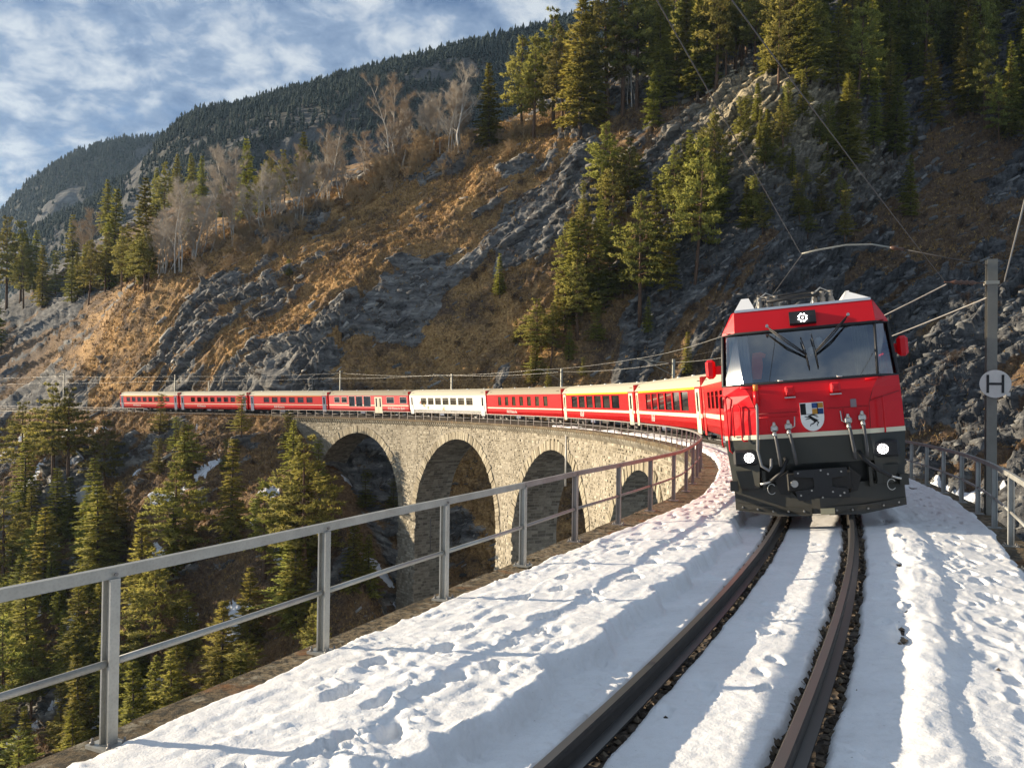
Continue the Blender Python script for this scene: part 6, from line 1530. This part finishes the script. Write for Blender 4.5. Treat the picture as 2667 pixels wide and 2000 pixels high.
# --- dark conifers at the far left
for (x, yb, yt, k, lab) in [
    (14, 668, 468, 'pine', 'dark pine at the left picture edge'), (44, 655, 478, 'pine', 'pine second from the left edge'), (74, 630, 496, 'spruce', 'spruce left of the pale bare larch'),
    (158, 612, 462, 'spruce', 'dark spruce right of the far fence'), (244, 606, 404, 'spruce', 'tall dark spruce of the left group'), (314, 606, 384, 'spruce', 'tallest spruce of the left group'),
    (275, 612, 480, 'spruce', 'short spruce between the two tall left ones'), (180, 640, 520, 'spruce', 'low dark spruce behind the far fence'), (120, 640, 540, 'bushy', 'low pine by the far fence')]:
    at(x, yb, yt, k, lab, None, 1.05)
for i in range(16):
    x = rt_.uniform(10, 330); yb = float(np.interp(x, [0, 330], [672, 612])) + rt_.uniform(-8, 25); at(x, yb, yb - rt_.uniform(80, 150), rt_.choice(['spruce', 'pine', 'pine']), 'conifer', 'conifers at the far left edge')
for i in range(34):
    x = rt_.uniform(-420, -8) ; yb = rt_.uniform(600, 880); at(x, yb, yb - rt_.uniform(120, 190), rt_.choice(['spruce', 'pine']), 'conifer', 'conifers at the far left edge')  # unseen conifers beyond the left edge, added to cast shade on the slope
for i in range(26):
    x = rt_.uniform(-60, 560); yb = np.interp(x, [-60, 300, 560], [640, 590, 500]) + rt_.uniform(-6, 4); p = hit(x, yb)
    if p is None: continue
    p2 = p + Vector((0, rt_.uniform(18, 60), 0)); g_ = ground(p2.x, p2.y)
    if g_: plant(rt_.choice(['spruce', 'spruce', 'pine']), Vector((p2.x, p2.y, g_)), rt_.uniform(12, 20), 'dark conifer half hidden behind the left shoulder of the hill', 'conifers behind the left shoulder')
# --- shrubs on the ridge and slope
for i in range(120):
    x = rt_.uniform(420, 1120); base = np.interp(x, [420, 520, 620, 770, 870, 1000, 1120], [548, 515, 482, 405, 345, 305, 290]); yb = base + rt_.uniform(0, 1) ** 2 * 60 + 2
    big_ = 1.4 if 780 < x < 930 else 1.0
    p = hit(x, yb)
    if p: plant('shrub', p, rt_.uniform(1.8, 4.2) * big_, 'leafless orange-brown shrub on the ridge edge', 'brown shrubs along the ridge', rt_.uniform(1.0, 1.7))
for (x, yb, h, lab) in [(905, 352, 7.0, 'large rounded orange-brown shrub on the ridge'), (825, 382, 6.5, 'broad brown thicket left of the large rounded shrub'), (1135, 300, 5, 'straw-coloured shrub below the leftmost ridge pine'), (1060, 405, 3.2, 'tan shrub alone on the brown slope')]:
    p = hit(x, yb); plant('shrub', p, h, lab, None, 1.3)
for i in range(110):
    if i < 50: x, yb = rt_.uniform(60, 1150), None
    else: x, yb = rt_.uniform(950, 2230), None
    yb = rt_.uniform(np.interp(x, [60, 430, 770, 1100, 1400, 2230], [640, 560, 430, 330, 330, 330]), 830)
    p = hit(x, yb)
    if p: plant(rt_.choice(['darkshrub', 'darkshrub', 'shrub']) if x < 1300 else 'darkshrub', p, rt_.uniform(.9, 2.2), 'small leafless bush on the rocky slope above the train', 'small bushes on the slope', rt_.uniform(1.1, 1.9))
# --- gorge side below the railway
for (x, yt, h, k, lab) in [
    (52, 872, 15, 'pine', 'sunlit pine below the retaining wall at the left edge'), (118, 868, 17, 'pine', 'pine whose tip stands above the far railing'), (150, 866, 15, 'pine', 'second pine with its tip above the far railing'),
    (230, 912, 13, 'pine', 'broad sunlit pine below the end of the train'), (345, 878, 7, 'bushy', 'small pine standing against the last red coach'), (378, 900, 6, 'bushy', 'small pine right of the one against the last coach'),
    (345, 952, 6, 'bushy', 'little round pine on the dark rock face'), (410, 920, 8, 'pine', 'bright pine on the dark rock below the coaches'), (490, 950, 5, 'bushy', 'small pine on the rock left of the first arch'),
    (522, 893, 6, 'bushy', 'low pine at the track edge below the orange-lined coach'), (640, 922, 8, 'spruce', 'spruce in front of the viaduct abutment'), (622, 895, 6, 'bushy', 'bush-like pine at the viaduct end of the railing'),
    (502, 968, 15, 'slim', 'bright narrow spruce left of the first arch'), (662, 948, 19, 'pine', 'large pine in front of the left side of the first arch'), (632, 985, 15, 'spruce', 'spruce crowding the left of the large arch pine'),
    (575, 1040, 13, 'pine', 'pine left of the large arch pine'), (372, 1028, 16, 'pine', 'tall open pine in the middle of the gorge side'), (220, 1038, 17, 'spruce', 'broad bright spruce at the centre left of the gorge side'),
    (98, 1095, 15, 'spruce', 'narrow spruce left of the broad bright one'), (12, 1055, 18, 'pine', 'big pine at the left edge above the railing'), (305, 1105, 14, 'spruce', 'sunlit spruce touching the top rail'),
    (375, 1100, 11, 'slim', 'golden-tinged narrow spruce behind the top rail'), (760, 1140, 9, 'spruce', 'dark spruce under the first arch'), (805, 1155, 8, 'spruce', 'second dark spruce under the first arch'),
    (640, 1160, 12, 'spruce', 'spruce seen between the railing posts below the arch pine'), (540, 1222, 11, 'spruce', 'short spruce behind the middle rail'), (330, 1200, 17, 'pine', 'leaning pine right of the first railing post'),
    (80, 1250, 16, 'spruce', 'bright spruce below the top rail at the left'), (165, 1288, 14, 'spruce', 'spruce left of the first railing post below the rail'), (20, 1330, 16, 'pine', 'golden pine at the left edge between the rails'),
    (480, 1345, 14, 'spruce', 'dim spruce below the middle rail'), (690, 955, 7, 'bushy', 'small spruce in the opening of the first arch'), (790, 1020, 6, 'bushy', 'little sunlit pine on the rock inside the first arch'), (850, 1045, 5, 'bushy', 'low green pine beside the first pier')]:
    plant(k, by_top(x, yt, h), h, lab, None, 1.4)
G_G = 'conifers on the gorge side below the railway'
for i in range(78):
    x = rt_.uniform(-140, 700); y = rt_.uniform(905, 1640) if rt_.random() < .8 else rt_.uniform(1250, 1650)
    if x > 430 and y < 1120 and rt_.random() < .85: continue
    if 250 < x < 430 and y < 1010 and rt_.random() < .7: continue
    h = rt_.uniform(7, 14.5); p = by_top(x, y, h, 62, 200)
    if p is not None:
        sv_, of_ = [float(v) for v in track_coords(np.array(p.x), np.array(p.y))]
        if of_ < 4.5: continue
        plant(rt_.choice(['pine', 'spruce', 'spruce', 'slim', 'bushy']), p, h, 'conifer in the wood on the gorge side below the railway', G_G, rt_.uniform(1.2, 1.6))
for i in range(45):
    x, y = rt_.uniform(-60, 900), rt_.uniform(930, 1450); p = hit(x, y)
    if p is None: continue
    sv_, of_ = [float(v) for v in track_coords(np.array(p.x), np.array(p.y))]
    if abs(of_) < 4.5: continue
    plant('darkshrub', p, rt_.uniform(.8, 2.0), 'leafless brown bush on the gorge side', 'bushes on the gorge side', rt_.uniform(1.2, 2))
# --- labels that single out the trees of each group by their place in it
def px_of(p):
    q = np.array(p) - np.array([0, 0, HC]); dep = q[1] * cp_ + q[2] * sp_; up = -q[1] * sp_ + q[2] * cp_; X, Y = FPX * q[0] / dep, -FPX * up / dep
    return (PW / 2 + cr_ * X - sr_ * Y) / 1.20572, (PH / 2 + sr_ * X + cr_ * Y) / 1.20572
def nth(i): return ['first', 'second', 'third', 'fourth', 'fifth', 'sixth', 'seventh', 'eighth', 'ninth', 'tenth'][i] if i < 10 else f"{i + 1}{'th' if 10 <= (i + 1) % 100 <= 20 else {1: 'st', 2: 'nd', 3: 'rd'}.get((i + 1) % 10, 'th')}"
def relabel(group, cell):
    cells = {}
    for o in bpy.data.objects:
        if o.parent is None and o.get('group') == group:
            loc = o.matrix_world.translation; hh = o.matrix_world.to_scale().z * 10; fx, fy = px_of(loc); tx, ty_ = px_of(loc + Vector((0, 0, hh)))
            cells.setdefault(cell(o, fx, fy, tx, ty_), []).append((tx, o))
    for c, lst in cells.items():
        lst.sort(key=lambda t: t[0])
        for i, (_, o) in enumerate(lst): o['label'] = c.replace('#', nth(i)) if len(lst) > 1 else c.replace(', # from left', '').replace('# ', '')
def kindw(o): return 'pine' if o.name.startswith('pine') else 'spruce'
def gorge_cell(o, fx, fy, tx, ty_):
    row = 'above the top rail' if ty_ < 1250 - .19 * tx else ('between the two rails' if ty_ < 1475 - .305 * tx else 'below the middle rail')
    col = 'left of the first railing post' if tx < 235 else ('between first and second railing posts' if tx < 690 else 'right of the second railing post')
    return f'gorge {kindw(o)} {col}, {row}, # from left'
relabel(G_G, gorge_cell)
relabel(G_D, lambda o, fx, fy, tx, ty_: f"dark {kindw(o)} on the shaded upper right slope, {'upper' if fy < 160 else 'lower'} row, # from left")
relabel('conifers at the far left edge', lambda o, fx, fy, tx, ty_: f'dark {kindw(o)} of the far left wood, partly added out of view, # from left')
relabel('slight bare trees along the ridge', lambda o, fx, fy, tx, ty_: f"slight leafless tree on the ridge {'left of the birch clump' if tx < 640 else 'right of the birch clump'}, # from left")
relabel('small pines scattered on the crag', lambda o, fx, fy, tx, ty_: f"small {kindw(o)} scattered on the crag {'above' if fy < 400 else 'below'} the pale outcrop's foot, # from left")
relabel(G_C, lambda o, fx, fy, tx, ty_: f"sunlit {kindw(o)} in the {'upper' if fy < 560 else 'lower'} part of the central pine group, # from left")
relabel(G_U, lambda o, fx, fy, tx, ty_: f"sunlit {kindw(o)} in the wood above the pale outcrop, {'back' if fy < 150 else 'front'} row, # from left")
relabel('conifers behind the left shoulder', lambda o, fx, fy, tx, ty_: f'{kindw(o)} half hidden behind the left shoulder of the hill, # from left')
relabel('low pines left of the outcrop', lambda o, fx, fy, tx, ty_: 'low pine on the broken slope beside the pale outcrop, # from left')
relabel('brown shrubs along the ridge', lambda o, fx, fy, tx, ty_: f"leafless orange-brown shrub on the ridge {'left of the broad brown birch' if tx < 838 else 'right of the broad brown birch'}, # from left")
relabel('small bushes on the slope', lambda o, fx, fy, tx, ty_: f"small leafless bush {'high' if fy < 560 else 'low'} on the rocky slope {'left of' if tx < 1200 else 'right of'} the central pines, # from left")
relabel('bushes on the gorge side', lambda o, fx, fy, tx, ty_: f"leafless brown bush on the gorge side {'above' if fy < 1250 - .19 * fx else 'below'} the top rail, # from left")
print('planted', N_T[0], round(time.time() - T0, 1))

# ------------------------------------------------------------------ grass tufts (one mass)
rgn = np.random.default_rng(9); n = 120000
ia = rgn.integers(50, na - 60, n); ir = rgn.integers(22, nr - 40, n); fu, fv = rgn.random(n)[:, None], rgn.random(n)[:, None]
Pg = TPt[ia, ir] * (1 - fu) * (1 - fv) + TPt[ia + 1, ir] * fu * (1 - fv) + TPt[ia, ir + 1] * (1 - fu) * fv + TPt[ia + 1, ir + 1] * fu * fv
svg, ofg = track_coords(Pg[:, 0], Pg[:, 1]); rk_ = Tcol[ia, ir, 0]; right_ = Tcol[ia, ir, 2]
keep = (rgn.random(n) > rk_ * .88) & ((np.abs(ofg) > 3.4) | (svg < 60)) & (Tcol[ia, ir, 1] < .5) & (rgn.random(n) > right_ * .45)
Pg = Pg[keep]; k = len(Pg); tr = []
sc = np.clip(Pg[:, 1:2] / 130, .6, 1.5)
for b_ in range(5):
    d = rgn.normal(0, .55, (k, 3)) + np.array([0, -.15, .75]); d /= np.linalg.norm(d, axis=1, keepdims=True); ln = rgn.uniform(.22, .62, (k, 1)) * sc
    sdv = np.cross(d, rgn.normal(0, 1, (k, 3))); sdv /= np.linalg.norm(sdv, axis=1, keepdims=True); wv = rgn.uniform(.03, .07, (k, 1)) * sc; o_ = rgn.normal(0, .18, (k, 3)) * np.array([1, 1, .3])
    tr.append(np.stack([Pg + o_ - sdv * wv - d * .06, Pg + o_ + sdv * wv - d * .06, Pg + o_ + d * ln], 1))
TG = np.concatenate(tr, 0).reshape(-1, 3)
m = Mat('dry_grass'); geo = m.n.new('ShaderNodeNewGeometry'); c = m.co(); q = m.math('ADD', m.math('MULTIPLY', geo.outputs['Random Per Island'], .5), m.math('MULTIPLY', m.noise(c, .12, 4), .6))
m.set('Base Color', m.ramp(q, [(0.2, (0.08, 0.048, 0.024)), (0.5, (0.26, 0.16, 0.062)), (0.8, (0.48, 0.325, 0.125))])).set('Roughness', .9); m.b.inputs['Specular IOR Level'].default_value = .1
put('grass', fastmesh('grass', TG, np.arange(len(TG)).reshape(-1, 3), m.m), kind='stuff', label='dry golden grass growing over the slope', category='grass')
print('grass', k, round(time.time() - T0, 1))
# ------------------------------------------------------------------ leafless undergrowth (one mass)
n = 26000; ia = rgn.integers(50, na - 60, n); ir = rgn.integers(22, nr - 40, n); Pu = TPt[ia, ir] + rgn.normal(0, .1, (n, 3))
svu, ofu = track_coords(Pu[:, 0], Pu[:, 1]); dens = fbm(Pu[:, 0] / 9, Pu[:, 1] / 9, Pu[:, 2] / 9, 3, 301)
keep = (dens > .47) & ((np.abs(ofu) > 4.0) | (svu < 60)) & (Tcol2[ia, ir, 0] < .35)
Pu = Pu[keep]; k = len(Pu); tr = []; sc = np.clip(Pu[:, 1:2] / 130, .6, 1.4) * rgn.uniform(.5, 1.5, (k, 1))
for b_ in range(9):
    d = rgn.normal(0, .6, (k, 3)) + np.array([0, 0, .8]); d /= np.linalg.norm(d, axis=1, keepdims=True); ln = rgn.uniform(.4, 1.1, (k, 1)) * sc
    sdv = np.cross(d, rgn.normal(0, 1, (k, 3))); sdv /= np.linalg.norm(sdv, axis=1, keepdims=True); wv = .028 * sc; o_ = rgn.normal(0, .3, (k, 3)) * np.array([1, 1, .4])
    tr.append(np.stack([Pu + o_ - sdv * wv - d * .1, Pu + o_ + sdv * wv - d * .1, Pu + o_ + d * ln], 1))
TU = np.concatenate(tr, 0).reshape(-1, 3)
m = Mat('brown_undergrowth'); geo = m.n.new('ShaderNodeNewGeometry'); m.set('Base Color', m.ramp(geo.outputs['Random Per Island'], [(0, (0.035, 0.022, 0.016)), (.6, (0.10, 0.065, 0.045)), (1, (0.20, 0.135, 0.085))])).set('Roughness', .9)
put('undergrowth', fastmesh('undergrowth', TU, np.arange(len(TU)).reshape(-1, 3), m.m), kind='stuff', label='low leafless brown scrub all over the slope', category='scrub')
print('undergrowth', k, round(time.time() - T0, 1))

# ------------------------------------------------------------------ thin air between the viewer and the far mountains
b = MB(); b.box((0, 940, 205), (2900, 2080, 640)); hz = b.obj('haze', None, None, kind='stuff', label='thin bluish mountain air fading the far ridges', category='haze')
hm = bpy.data.materials.new('mountain_haze'); hm.use_nodes = True; hn = hm.node_tree.nodes; hn.clear()
ho_ = hn.new('ShaderNodeOutputMaterial'); pv = hn.new('ShaderNodeVolumePrincipled'); pv.inputs['Color'].default_value = (0.5, 0.72, 1.0, 1); pv.inputs['Density'].default_value = 0.00006; pv.inputs['Anisotropy'].default_value = 0.2
hm.node_tree.links.new(pv.outputs[0], ho_.inputs['Volume']); hz.data.materials.append(hm)
hz.display_type = 'WIRE'
print('script done', round(time.time() - T0, 1), 'objects', len(bpy.data.objects))
